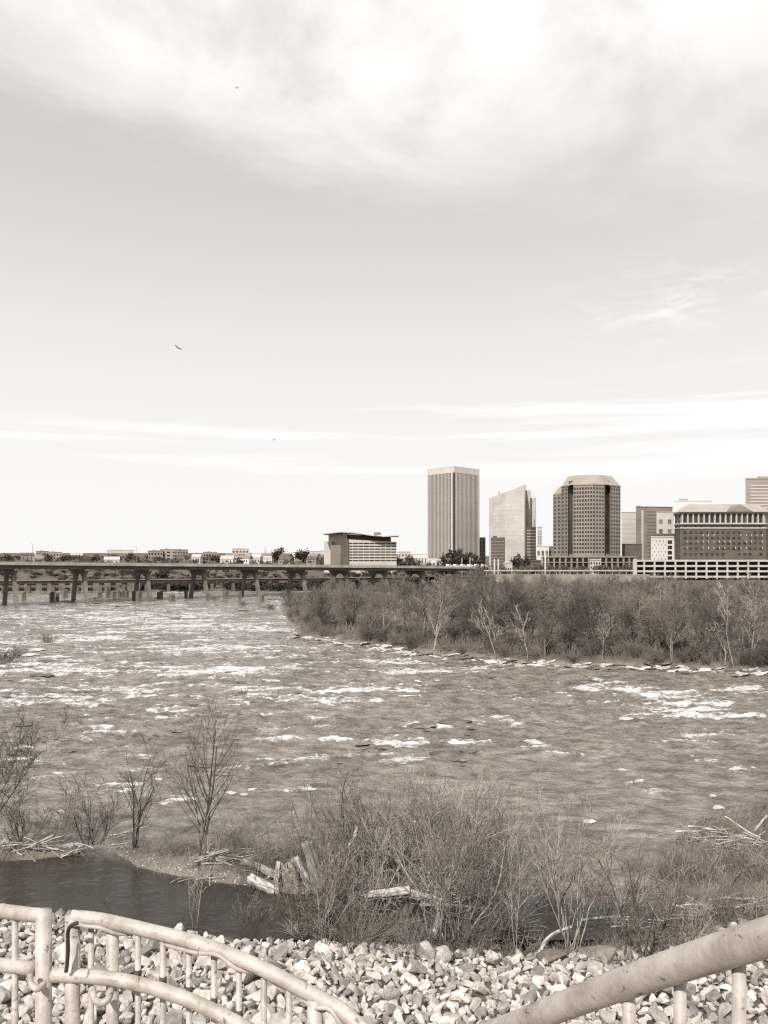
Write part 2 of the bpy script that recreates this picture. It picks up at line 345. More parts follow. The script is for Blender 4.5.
def river():
    rows = []; py = 940.
    while py > 588: rows.append(py); py -= .9 if py > 720 else .55
    ys = F*EYE/(np.array(rows)-HZ); ys = np.concatenate([ys, axis([(ys[-1]+3, 390, 3)])])
    t = np.linspace(-.78, .78, 1000)
    Yg, Tg = np.meshgrid(ys, t, indexing='ij'); X = Tg*Yg; Y = Yg
    PX = 384+F*X/Y; PY = HZ+F*EYE/Y
    calm = sstep(sd_poly(X, Y, [G(-300, 838), G(60, 850), G(110, 858), G(190, 880), G(330, 892), G(640, 905), G(760, 960), G(400, 1000), G(-300, 960)]), 1.5, -.5)
    # flow: crests lie roughly across the view, a little slanted
    u = X+.3*Y; v = Y-.2*X
    wv = .9*fbm(u*.13, v*.30, 5, .6)+.9*(.5-np.abs(fbm(u*.22+9, v*.42, 5, .6))*2.2)*.5+.35*fbm(u*.7, v*1.1, 3)
    # foam: ridged, broken streaks where the river shallows
    dens = np.zeros_like(X)
    for fx, fy, hw, hh, s in FOAMS:
        dens = np.maximum(dens, s*np.exp(-(((PX-fx)/hw)**2+((PY-fy)/hh)**2)*.9))
    general = .13*(1-sstep(PY, 640, 760))*(1-.6*sstep(PX, 430, 560))+.10*(1-sstep(PX, 100, 500))*(1-sstep(PY, 780, 850))+.08
    rid = 1-np.abs(fbm(u*.10+3, v*.24+7, 6, .62))*3.6
    fr = sstep(Y, 75, 170); rid2 = fbm(u*.22, v*.62, 5, .62)*(1-fr)+fbm(u*.06, v*.36, 6, .62)*fr
    f0 = rid*.34+rid2*1.15+dens*1.6+general*1.35
    foam = .72*sstep(f0, .40, 1.15)*(1-calm)
    shore = sstep(-sd_poly(X, Y, ISLAND), -5.0, -.5)*sstep(fbm(u*.25, v*.7, 3), .0, .25)
    foam = np.maximum(foam, shore*.7)
    amp = (.42*sstep(Y, 38, 75)+.16)*(1-.72*calm)
    Z = wv*amp*np.interp(Y, [100, 300], [1, .6])+foam*.14*(1+rid2)
    V = np.stack([X, Y, Z], -1).reshape(-1, 3); ny, nx = X.shape
    i = np.arange(ny-1)[:, None]*nx+np.arange(nx-1)[None, :]
    me = npmesh('river', V, np.stack([i, i+1, i+nx+1, i+nx], -1).reshape(-1, 4), True)
    for nm, val in (('foam', foam), ('calm', calm)):
        a = me.attributes.new(nm, 'FLOAT', 'POINT'); a.data.foreach_set('value', val.ravel().astype(np.float32))
    mt = bpy.data.materials.new('river_water'); mt.use_nodes = True; nt = mt.node_tree; N = nt.nodes.new; L = nt.links.new; b = nt.nodes['Principled BSDF']
    def at(nm): a = N('ShaderNodeAttribute'); a.attribute_name = nm; return a.outputs['Fac']
    def mth(op, a, c, clamp=False):
        n = N('ShaderNodeMath'); n.operation = op; n.use_clamp = clamp
        for k, q in enumerate((a, c)):
            if isinstance(q, (int, float)): n.inputs[k].default_value = q
            else: L(q, n.inputs[k])
        return n.outputs[0]
    tc = N('ShaderNodeTexCoord'); mp = N('ShaderNodeMapping'); L(tc.outputs['Object'], mp.inputs[0]); mp.inputs['Scale'].default_value = (.8, 1.25, 1); mp.inputs['Rotation'].default_value = (0, 0, .12)
    def noise(sc, det=6, rough=.65):
        n = N('ShaderNodeTexNoise'); n.inputs['Scale'].default_value = sc; n.inputs['Detail'].default_value = det; n.inputs['Roughness'].default_value = rough
        L(mp.outputs[0], n.inputs[0]); return n.outputs['Fac']
    nb = noise(1.7, 9, .78)
    mpl = N('ShaderNodeMapping'); L(tc.outputs['Object'], mpl.inputs[0]); mpl.inputs['Scale'].default_value = (.10, .75, 1); mpl.inputs['Rotation'].default_value = (0, 0, .22)
    ln = N('ShaderNodeTexNoise'); ln.inputs['Scale'].default_value = 1.0; ln.inputs['Detail'].default_value = 9; ln.inputs['Roughness'].default_value = .66; ln.inputs['Distortion'].default_value = .4; L(mpl.outputs[0], ln.inputs[0])
    fo = mth('ADD', mth('ADD', at('foam'), mth('MULTIPLY', mth('SUBTRACT', nb, .5), 2.6)), mth('MULTIPLY', mth('SUBTRACT', ln.outputs['Fac'], .5), 1.9))
    mr = N('ShaderNodeMapRange'); mr.interpolation_type = 'SMOOTHSTEP'; mr.inputs['From Min'].default_value = .42; mr.inputs['From Max'].default_value = .95; L(fo, mr.inputs[0])
    fm = mth('MULTIPLY', mr.outputs[0], mth('MULTIPLY', at('foam'), 3.0, True), True)
    big = noise(.10, 5, .6)
    br = N('ShaderNodeMapRange'); br.inputs['From Min'].default_value = .35; br.inputs['From Max'].default_value = .65; L(big, br.inputs[0])
    def mixc(f, a, c):
        mx = N('ShaderNodeMix'); mx.data_type = 'RGBA'; ii = [i for i in mx.inputs if i.type == 'RGBA']
        if isinstance(f, float): mx.inputs[0].default_value = f
        else: L(f, mx.inputs[0])
        for s, q in zip(ii, (a, c)):
            if isinstance(q, tuple): s.default_value = q
            else: L(q, s)
        return [o for o in mx.outputs if o.type == 'RGBA'][0]
    trough_mottle = noise(.55, 8, .68); mr2 = N('ShaderNodeMapRange'); mr2.inputs['From Min'].default_value = .38; mr2.inputs['From Max'].default_value = .62; L(trough_mottle, mr2.inputs[0])  # mottle in the water colour also paints the dark wave troughs
    silty = mixc(br.outputs[0], mixc(mr2.outputs[0], tint(.08), tint(.21)), mixc(mr2.outputs[0], tint(.13), tint(.32)))
    rn = N('ShaderNodeTexNoise'); rn.noise_type = 'RIDGED_MULTIFRACTAL'; rn.inputs['Scale'].default_value = .5; rn.inputs['Detail'].default_value = 7; rn.inputs['Roughness'].default_value = .6; rn.inputs['Gain'].default_value = 1.6; L(mp.outputs[0], rn.inputs[0])
    lather = N('ShaderNodeMapRange'); lather.inputs['From Min'].default_value = .62; lather.inputs['From Max'].default_value = .95; lather.clamp = True; L(rn.outputs['Fac'], lather.inputs[0])
    silty = mixc(mth('MULTIPLY', mth('MULTIPLY', lather.outputs[0], .38), mth('ADD', mth('MULTIPLY', at('foam'), 3.0, True), .35), True), silty, tint(.6))
    rg = N('ShaderNodeMapRange'); rg.inputs['To Min'].default_value = .16; rg.inputs['To Max'].default_value = .8; L(fm, rg.inputs[0]); L(mth('MULTIPLY', rg.outputs[0], mth('SUBTRACT', 1.0, mth('MULTIPLY', at('calm'), .75))), b.inputs['Roughness'])
    base = mixc(at('calm'), silty, tint(.028)); L(mixc(fm, base, tint(.76)), b.inputs['Base Color'])
    b.inputs['IOR'].default_value = 1.33; b.inputs['Specular IOR Level'].default_value = .5
    lm = N('ShaderNodeMapRange'); lm.inputs['From Min'].default_value = .40; lm.inputs['From Max'].default_value = .60; L(ln.outputs['Fac'], lm.inputs[0])
    silty = mixc(mth('MULTIPLY', mth('SUBTRACT', 1.0, lm.outputs[0]), .5), silty, tint(.085))
    hs = mth('ADD', mth('ADD', mth('MULTIPLY', noise(.9, 8, .6), .8), mth('MULTIPLY', rn.outputs['Fac'], .22)), mth('MULTIPLY', noise(3.5, 4, .5), .2))
    cal = mth('SUBTRACT', 1.0, mth('MULTIPLY', at('calm'), .86))
    bp = N('ShaderNodeBump'); L(mth('MULTIPLY', cal, .75), bp.inputs['Strength']); bp.inputs['Distance'].default_value = 1.6; L(hs, bp.inputs['Height']); L(bp.outputs[0], b.inputs['Normal'])
    tag(link('river', me, mt), kind='structure')
river()

# ------------------------------------------------------------------ vegetation generators
rnd = random.Random(11)
def prisms(segs, k=3):
    A = np.array([(s[0][0], s[0][1], s[0][2], s[1][0], s[1][1], s[1][2], s[2], s[3]) for s in segs])
    p0, p1, r0, r1 = A[:, :3], A[:, 3:6], A[:, 6], A[:, 7]
    d = p1-p0; d /= np.maximum(np.linalg.norm(d, axis=1, keepdims=True), 1e-6)
    ref = np.where(np.abs(d[:, 2:3]) > .9, [[1., 0, 0]], [[0, 0, 1.]]); u = np.cross(d, ref); u /= np.linalg.norm(u, axis=1, keepdims=True); w = np.cross(d, u)
    V = []
    for P, rr in ((p0, r0), (p1, r1)):
        for j in range(k):
            a = 2*np.pi*j/k; V.append(P+(u*np.cos(a)+w*np.sin(a))*rr[:, None])
    V = np.stack(V, 1).reshape(-1, 3); n = len(segs); b = np.arange(n)[:, None]*2*k
    Fc = np.concatenate([np.concatenate([b+j, b+(j+1) % k, b+(j+1) % k+k, b+j+k], 1) for j in range(k)])
    return V, Fc
def grow(out, p, d, ln, r, lvl, maxl, rg, nseg=5, wander=.18, up=.06, kids=(5, 6, 6), ratio=.5, spread=(.5, .95), rmin=.006, tstart=.35):
    """recursive bare branch: appends (p0,p1,r0,r1,level)"""
    p = Vector(p); d = Vector(d).normalized(); pts = [p.copy()]; st = ln/nseg; rend = max(rmin, r*.35)
    for i in range(nseg):
        d = (d+Vector((rg.gauss(0, wander), rg.gauss(0, wander), rg.gauss(0, wander)+up))).normalized()
        q = p+d*st; a = r+(rend-r)*i/nseg; b = r+(rend-r)*(i+1)/nseg
        out.append((tuple(p), tuple(q), a, b, lvl)); p = q; pts.append(p.copy())
    if lvl < maxl:
        n = kids[min(lvl, len(kids)-1)]
        for c in range(n):
            t = tstart+(1-tstart)*(c+rg.random())/n; t = min(t, .99); j = int(t*nseg); f = t*nseg-j
            bp = pts[j].lerp(pts[j+1], f); ax = (pts[j+1]-pts[j]).normalized()
            an = rg.uniform(*spread); ph = rg.random()*2*math.pi
            o = ax.orthogonal().normalized(); o2 = ax.cross(o)
            nd = ax*math.cos(an)+(o*math.cos(ph)+o2*math.sin(ph))*math.sin(an)
            grow(out, bp, nd, ln*ratio*rg.uniform(.7, 1.25)*(1.15-.5*t), max(rmin, (r+(rend-r)*t)*.55), lvl+1, maxl, rg,
                 max(3, nseg-1), wander, up, kids, ratio, spread, rmin, .2)
def tree_meshes(segs, cut, name, trunk_m, twig_m, kt=6, kc=3):
    a = [s for s in segs if s[4] < cut]; b = [s for s in segs if s[4] >= cut]
    mt = npmesh(name+'_trunk', *prisms(a, kt), True); mt.materials.append(trunk_m)
    mc = npmesh(name+'_crown', *prisms(b, kc), True) if b else None
    if mc: mc.materials.append(twig_m)
    return mt, mc
def plant(kind, meshes, loc, rz, sc, label, cat, group=None):
    t = thing(kind, label, cat, loc, rz, group); t.scale = (sc, sc, sc) if not isinstance(sc, tuple) else sc
    for nm, me in zip(('trunk', 'crown') if cat == 'tree' else ('stem', 'twig_mass'), meshes):
        if me: link(nm, me, None, t)
    return t

# ------------------------------------------------------------------ island woods
def island_woods():
    M_mixb = mat('grey_bark', .18, .34, .9, 3., rand=.2)
    protos = []
    for i in range(8):
        rg = random.Random(100+i); segs = []
        n = rg.choice((1, 1, 2, 3)) if i < 6 else 1
        for k in range(n):
            lean = .22 if n > 1 else .06
            a = rg.random()*6.3
            grow(segs, (0, 0, -.3), (math.cos(a)*lean, math.sin(a)*lean, 1), rg.uniform(6.2, 7.6), .16/math.sqrt(n), 0, 4 if n == 1 else 3, rg, 7, .10, .05,
                 (10, 7, 6, 4) if n == 1 else (11, 8, 7), .52, (.45, 1.0), .013, .22)
        zs = max(s[1][2] for s in segs); k = 10./zs
        segs = [(tuple(c*k for c in s[0]), tuple(c*k for c in s[1]), s[2], s[3], s[4]) for s in segs]
        protos.append((segs, tree_meshes(segs, 2, 'bare_tree', (M_mixb, M_barkm, M_mixb, M_bark)[i % 4], M_twigf, 5, 3)))
    shr = []
    for i in range(5):
        rg = random.Random(300+i); segs = []
        for k in range(16):
            a = rg.random()*6.3; l = rg.uniform(.15, .8)
            grow(segs, (rg.uniform(-.5, .5), rg.uniform(-.5, .5), -.2), (math.cos(a)*l, math.sin(a)*l, 1), rg.uniform(1.6, 2.8), .03, 0, 2, rg, 4, .14, .03, (7, 5), .5, (.4, .9), .011, .2)
        shr.append(tree_meshes(segs, 1, 'shrub', M_barkm, M_twigf, 3, 3))
    P = np.array(ISLAND); r2 = random.Random(5); spots = []; tries = 0
    # front line of the wood first, then the depth
    def ok(x, y, d): return all((x-a)**2+(y-b)**2 > d*d for a, b in spots)
    while len(spots) < 270 and tries < 60000:
        tries += 1
        Y = 108+(r2.random()**1.4)*180; X = r2.uniform(-.15, .60)*Y
        s = sd_poly(np.array([X]), np.array([Y]), ISLAND)[0]
        if s > -1.6: continue
        if ok(X, Y, 2.6+.012*(Y-110)): spots.append((X, Y))
    spots.sort(key=lambda s: s[1])
    for i, (X, Y) in enumerate(spots):
        px = 384+F*X/Y
        top = float(np.interp(px, [270, 290, 310, 340, 400, 440, 470, 500, 560, 620, 700, 768, 820], [594, 586, 581, 578, 575, 577, 568, 573, 574, 573, 575, 577, 577]))
        z0 = hz(X, Y)
        want = ZP(top+r2.choice((-4, -1, 0, 0, 0))+r2.uniform(-1.5, 10 if Y > 150 else 18), Y)-z0
        if Y < 132: want = min(want, r2.uniform(8, 14))
        sc = max(.35, want/10.); s = sd_poly(np.array([X]), np.array([Y]), ISLAND)[0]
        lab = ('bare grey tree at the water edge of the wooded island' if s > -8 else
               'bare tree deep in the dense wood on the river island' if Y < 190 else 'distant bare treetop at the back of the island wood near the city')
        g = ('bare trees along the island shore' if s > -8 else 'bare trees in the island wood' if Y < 190 else 'treetops at the back of the island')
        k = r2.randrange(8)
        plant('bare_tree', protos[k][1], (X, Y, z0), r2.random()*6.28, (sc*r2.uniform(.8, 1.2), sc*r2.uniform(.8, 1.2), sc), lab, 'tree', g)
    # pale sycamores that stand out
    for px, base, top, lab, sd in ((495, 662, 592, 'tall pale-barked sycamore with forked white limbs, left of the island wood\'s middle', 1), (527, 664, 606, 'slim pale-barked sycamore at the island shore, right of the forked one', 2),
                               (602, 664, 604, 'short pale-trunked tree at the rocky island shore below the garage\'s left end', 3), (731, 670, 580, 'tall white-trunked sycamore near the right end of the island, the left of two', 4),
                               (750, 668, 583, 'tall white-trunked sycamore nearest the right edge of the photo', 5), (437, 656, 610, 'slender pale tree leaning at the left part of the island shore', 6)):
        rg = random.Random(500+sd); segs = []; X, Y = G(px, base); hgt = (base-top)*Y/F
        grow(segs, (0, 0, -.4), (rg.uniform(-.1, .1), 0, 1), hgt*.9, (.006*hgt+.02)*(1 if sd in (1, 4, 5) else .6), 0, 3, rg, 9, .13, .05, (9, 6, 4), .38, (.35, .8), .022, .3)
        plant('sycamore_tree', tree_meshes(segs, 3, 'sycamore', M_barkp, M_twigl, 6, 3), (X, Y-.8, .0+max(-.2, hz(X, Y-.8))), 0, 1, lab, 'tree')
    for i in range(170):
        for _ in range(90):
            Y = 105+(r2.random()**2)*95; X = r2.uniform(-.15, .58)*Y; s = sd_poly(np.array([X]), np.array([Y]), ISLAND)[0]
            if -13 < s < -.9: break
        sc = r2.uniform(.5, 1.3)
        plant('bare_shrub', shr[r2.randrange(5)], (X, Y, hz(X, Y)), r2.random()*6.28, sc, 'low leafless shrub under the trees along the island shore', 'shrub', 'shrubs along the island shore')
    # vegetated rocks in the river on the left
    for px, py, w, lab in ((48, 643, 1.1, 'bushy dry scrub on a small river rock at the left, the farther one'), (8, 664, 1.3, 'bushy dry scrub on the river rocks at the left edge of the photo'),
                           (150, 600, .9, 'scrub on rocks at the foot of the bridge pier, third from left'), (215, 601, 1.0, 'scrub tuft on the rocks beside the fourth bridge pier'),
                           (243, 606, .9, 'scrub tuft in midstream left of the island point'), (272, 611, 1.1, 'low scrub just off the island point'), (95, 600, .7, 'thin scrub behind the second bridge pier')):
        X, Y = G(px, py); plant('river_scrub', shr[r2.randrange(5)], (X, Y, .1), r2.random()*6, (w*1.3, w, w*.75), lab, 'shrub')
    return protos, shr
PROTOS, SHR = island_woods()

# ------------------------------------------------------------------ rocks
def rock_mesh(seed, flat=.75, n=16, name='rock', bev=.04):
    rg = random.Random(seed); bm = bmesh.new()
    for i in range(n):
        v = Vector((rg.gauss(0, 1), rg.gauss(0, 1), rg.gauss(0, 1))).normalized()*rg.uniform(.8, 1.0)
        bm.verts.new((v.x*.5, v.y*.5*rg.uniform(.75, 1), v.z*.5*flat))
    r = bmesh.ops.convex_hull(bm, input=bm.verts)
    bmesh.ops.delete(bm, geom=[g for g in r['geom_interior'] if isinstance(g, bmesh.types.BMVert)], context='VERTS')
    bmesh.ops.bevel(bm, geom=list(bm.edges), offset=bev, segments=1, affect='EDGES', profile=.5)
    me = bpy.data.meshes.new(name); bm.to_mesh(me); bm.free(); return me
def pebble_mesh(seed, flat=.45):
    bm = bmesh.new(); bmesh.ops.create_icosphere(bm, subdivisions=3, radius=.5); rg = random.Random(seed); ox = rg.random()*50
    for v in bm.verts:
        a = fbm(np.array([v.co.x*1.8+ox]), np.array([v.co.y*1.8+v.co.z*1.3+ox]), 4)[0]; v.co *= 1+.8*a; v.co.z *= flat
        v.co.z = round(v.co.z*9)/9*.35+v.co.z*.65
    me = bpy.data.meshes.new('river_rock'); bm.to_mesh(me); bm.free()
    for p in me.polygons: p.use_smooth = False
    return me
def riprap():
    base = [rock_mesh(40+i, rnd.uniform(.6, .95), rnd.choice((11, 13, 15)), bev=.03) for i in range(14)]
    for m in base: m.materials.append(M_rock)
    rg = np.random.RandomState(3); out = []
    # dart throwing on a hash grid for three size classes
    cell = {}
    def place(n, smin, smax, ylo, sep):
        for _ in range(n):
            Y = 12+(rg.uniform(0, 1)**.8)*24 if ylo > 8 else rg.uniform(ylo, 12); X = rg.uniform(-.66, .66)*max(Y, 12); s = rg.uniform(smin, smax); ys = np.interp(X, _sx, _sy)
            lim = ys+.3+1.3*math.sin(X*.9+1)*math.sin(X*.37)
            if X > 4.5: lim = min(lim, ys-1.5-1.4*max(0, X-9)*.35)
            if Y > lim: continue
            k = (int(X//.8), int(Y//.8)); hit = False
            for i in (-1, 0, 1):
                for j in (-1, 0, 1):
                    for (x, y, q) in cell.get((k[0]+i, k[1]+j), ()):
                        if (x-X)**2+(y-Y)**2 < (sep*(q+s)*.5)**2: hit = True; break
                    if hit: break
                if hit: break
            if hit: continue
            cell.setdefault(k, []).append((X, Y, s)); out.append((X, Y, s))
    place(40, .75, 1.0, 14, .9); place(1100, .45, .7, 12, .84); place(12000, .27, .44, 12, .75); place(22000, .15, .3, 14, .70); place(2600, .4, .8, 3.5, .8)
    X = np.array([o[0] for o in out]); Y = np.array([o[1] for o in out]); Z = height(X, Y)
    vis = []
    for i, (x, y, s) in enumerate(out):
        px = 384+F*x/y; py = HZ+F*(EYE-Z[i])/y
        vis.append((-(s/y) if (-10 < px < 778 and py < 1035) else 1, i))
    vis.sort(); near = set(i for q, i in vis[:300] if q < 0)
    big_v, big_f = [], []; nv = 0; cache = []
    for m in base:
        v = np.array([tuple(q.co) for q in m.vertices]); f = [tuple(p.vertices) for p in m.polygons]; cache.append((v, f))
    r2 = random.Random(8)
    for i, (x, y, s) in enumerate(out):
        k = r2.randrange(len(base)); rot = (r2.uniform(-.9, .9), r2.uniform(-.9, .9), r2.random()*6.28); z = Z[i]+s*r2.uniform(.1, .32)
        sc = (s*r2.uniform(1.1, 1.5), s*r2.uniform(.95, 1.2), s*r2.uniform(.85, 1.15))
        if i in near:
            o = link('boulder', base[k]); o.location = (x, y, z); o.rotation_euler = rot; o.scale = sc
            far = y > 26
            tag(o, 'pale angular boulder among the near rocks of the stone bank', 'rock', 'boulders of the stone bank')
        else:
            Mx = np.array(Matrix.LocRotScale(Vector((x, y, z)), __import__('mathutils').Euler(rot), Vector(sc)))
            v, f = cache[k]; big_v.append(v@Mx[:3, :3].T+Mx[:3, 3]); big_f += [tuple(a+nv for a in q) for q in f]; nv += len(v)
    me = bpy.data.meshes.new('riprap'); V = np.concatenate(big_v); me.from_pydata(V.tolist(), [], big_f); me.update()
    tag(link('riprap', me, M_rocks), 'mass of smaller and farther pale broken stones on the bank', 'rocks', kind='stuff')
    print('rocks', len(out))
riprap()
def river_rocks():
    pb = [pebble_mesh(i, .32+.06*(i % 4)) for i in range(8)]
    for m in pb: m.materials.append(M_rrock)
    pw = [pebble_mesh(20+i, .5) for i in range(4)]
    for m in pw: m.materials.append(M_wrock)
    r2 = random.Random(4)
    named = [(51, 693, 5, 0, 'flat dark rock in the left rapids, wider than its neighbours'), (101, 693, 4, 0, 'rounded dark rock in the left rapids right of the wide flat one'), (134, 699, 4, 0, 'dark rock breaking foam in the left rapids'),
             (51, 740, 8, 0, 'flat grey rock at the left of a close pair in the stream'), (68, 741, 7, 0, 'grey rock at the right of a close pair in the stream'), (24, 747, 9, 1, 'pale broad rock near the left edge, left of the grey pair'),
             (158, 779, 5, 1, 'small white rock alone left of the tall bare tree'), (230, 793, 7, 1, 'white rock right of the tall bare tree, left of three'), (244, 794, 4, 1, 'small white rock in the middle of three right of the bare tree'), (251, 789, 5, 1, 'white rock at the right of three beside the bare tree'),
             (422, 726, 15, 0, 'broad dark rock ledge in midstream with foam around it'), (455, 722, 17, 0, 'long flat rock ledge right of the broad dark ledge in midstream'), (383, 747, 9, 0, 'dark rock with foam pouring over it in midstream'),
             (626, 719, 7, 1, 'solitary white boulder in the river left of the right-hand rapids'), (589, 821, 6, 1, 'pale rock showing above calm water between the thin trees'),
             (713, 795, 4, 1, 'small white rock at the right, farthest of three'), (718, 807, 6, 1, 'white boulder at the right near the brush, middle of three'), (709, 822, 4, 1, 'small white rock nearest the brush at the right'),
             (130, 661, 4, 0, 'dark rock alone in the upstream rapids'), (318, 690, 6, 0, 'foam-ringed rock in midstream below the island point'), (350, 700, 5, 0, 'low dark rock in the middle of the river')]
    for px, py, w, k, lab in named:
        X, Y = G(px, py, .1); s = 2*w*Y/F; o = link('river_rock', (pw if k else pb)[r2.randrange(4)]); o.location = (X, Y, .05); o.scale = (s, s*.75, s*(.6 if k else .4)); o.rotation_euler = (0, 0, r2.uniform(-.5, .5)); tag(o, lab, 'rock')
    # shelving rocks along the island shore, stones round the bridge piers
    P = ISLAND[:16]
    for i in range(290):
        j = r2.choice((2, 3, 4, 4, 5, 6, 7, 8, 9, 10, 11, 11, 12, 12, 13, 13)); a, b = P[j], P[j+1]; t = r2.random(); back = r2.uniform(0, 7) if i % 3 == 0 and j > 8 else 0; X = a[0]+(b[0]-a[0])*t+r2.gauss(0, .9); Y = a[1]+(b[1]-a[1])*t+r2.gauss(-.6, 1.5)+back
        s = r2.uniform(.5, 1.9)*(1 if i % 6 else 1.5); w = r2.random() < .55
        o = link('shore_rock', (pw if w else pb)[r2.randrange(4)]); o.location = (X, Y, max(.05, hz(X, Y)*.4+.1)); o.scale = (s*1.4, s, s*.55); o.rotation_euler = (r2.uniform(-.25, .25), r2.uniform(-.25, .25), r2.uniform(-.6, .6))
        tag(o, 'pale weathered rock slab at the island waterline' if w else 'dark wet rock slab at the island waterline', 'rock', 'pale slabs along the island shore' if w else 'dark slabs along the island shore')
    for i in range(275):
        px = r2.uniform(-10, 290) if i < 120 else r2.uniform(-10, 520); py = r2.choice((r2.uniform(598, 612), r2.uniform(598, 640))) if i < 120 else r2.uniform(645, 775); X, Y = G(px, py); s = r2.uniform(.8, 2.4)*max(Y, 130)/240*(1 if i < 120 else .75)
        o = link('rapids_rock', pb[r2.randrange(8)]); o.location = (X, Y, .05); o.scale = (s*1.7, s, s*.45); o.rotation_euler = (0, 0, r2.uniform(-.4, .4))
        tag(o, 'small dark rock in the upstream rapids before the bridge' if i < 120 else 'small dark rock awash in the open river below the rapids', 'rock', 'rocks in the upstream rapids' if i < 120 else 'rocks awash in the open river')
    for i in range(16):
        px, py = [(0, 672), (12, 670), (25, 668), (36, 664), (6, 680), (18, 684), (38, 650), (58, 646), (66, 644), (30, 655), (2, 700), (40, 676), (60, 672), (44, 662), (70, 690), (86, 700)][i]
        X, Y = G(px, py); s = r2.uniform(1.2, 2.4); o = link('rapids_rock', (pw if i % 3 == 0 else pb)[r2.randrange(4)]); o.location = (X, Y, .02); o.scale = (s*1.4, s, s*.5)
        tag(o, 'rock of the scrubby shoal by the left edge of the river', 'rock', 'rocks of the left shoal')
    # big stones at the water edge by the bank
    rb = [rock_mesh(80+i, .8, 12, 'boulder', .03) for i in range(5)]
    for m in rb: m.materials.append(M_rrock)
    for px, py, w, hpx, rot, lab in ((382, 926, 42, 22, .5, 'long pale boulder leaning at the water under the brush'), (424, 938, 18, 14, .2, 'rounded boulder right of the long leaning one'),
                               (552, 962, 40, 16, 0, 'flat grey boulder at the top of the stone bank, left of the biggest'), (596, 960, 50, 26, .1, 'biggest grey-brown boulder at the edge of the stone bank'),
                               (313, 949, 16, 15, 0, 'round tan boulder at the left of the long leaning one'), (490, 945, 22, 10, 0, 'low grey stone below the brush in the middle'), (680, 985, 24, 12, 0, 'grey stone half hidden behind the right handrail')):
        z = .6; X, Y = G(px, py, z); z = hz(X, Y); X, Y = G(px, py, z); 
        o = link('large_boulder', rb[r2.randrange(5)]); o.location = (X, Y, hz(X, Y)+hpx*Y/F*.25); o.scale = (w*Y/F*1.1, w*Y/F*.7, hpx*Y/F*1.25); o.rotation_euler = (0, -rot*.6, rot); tag(o, lab, 'rock')
river_rocks()

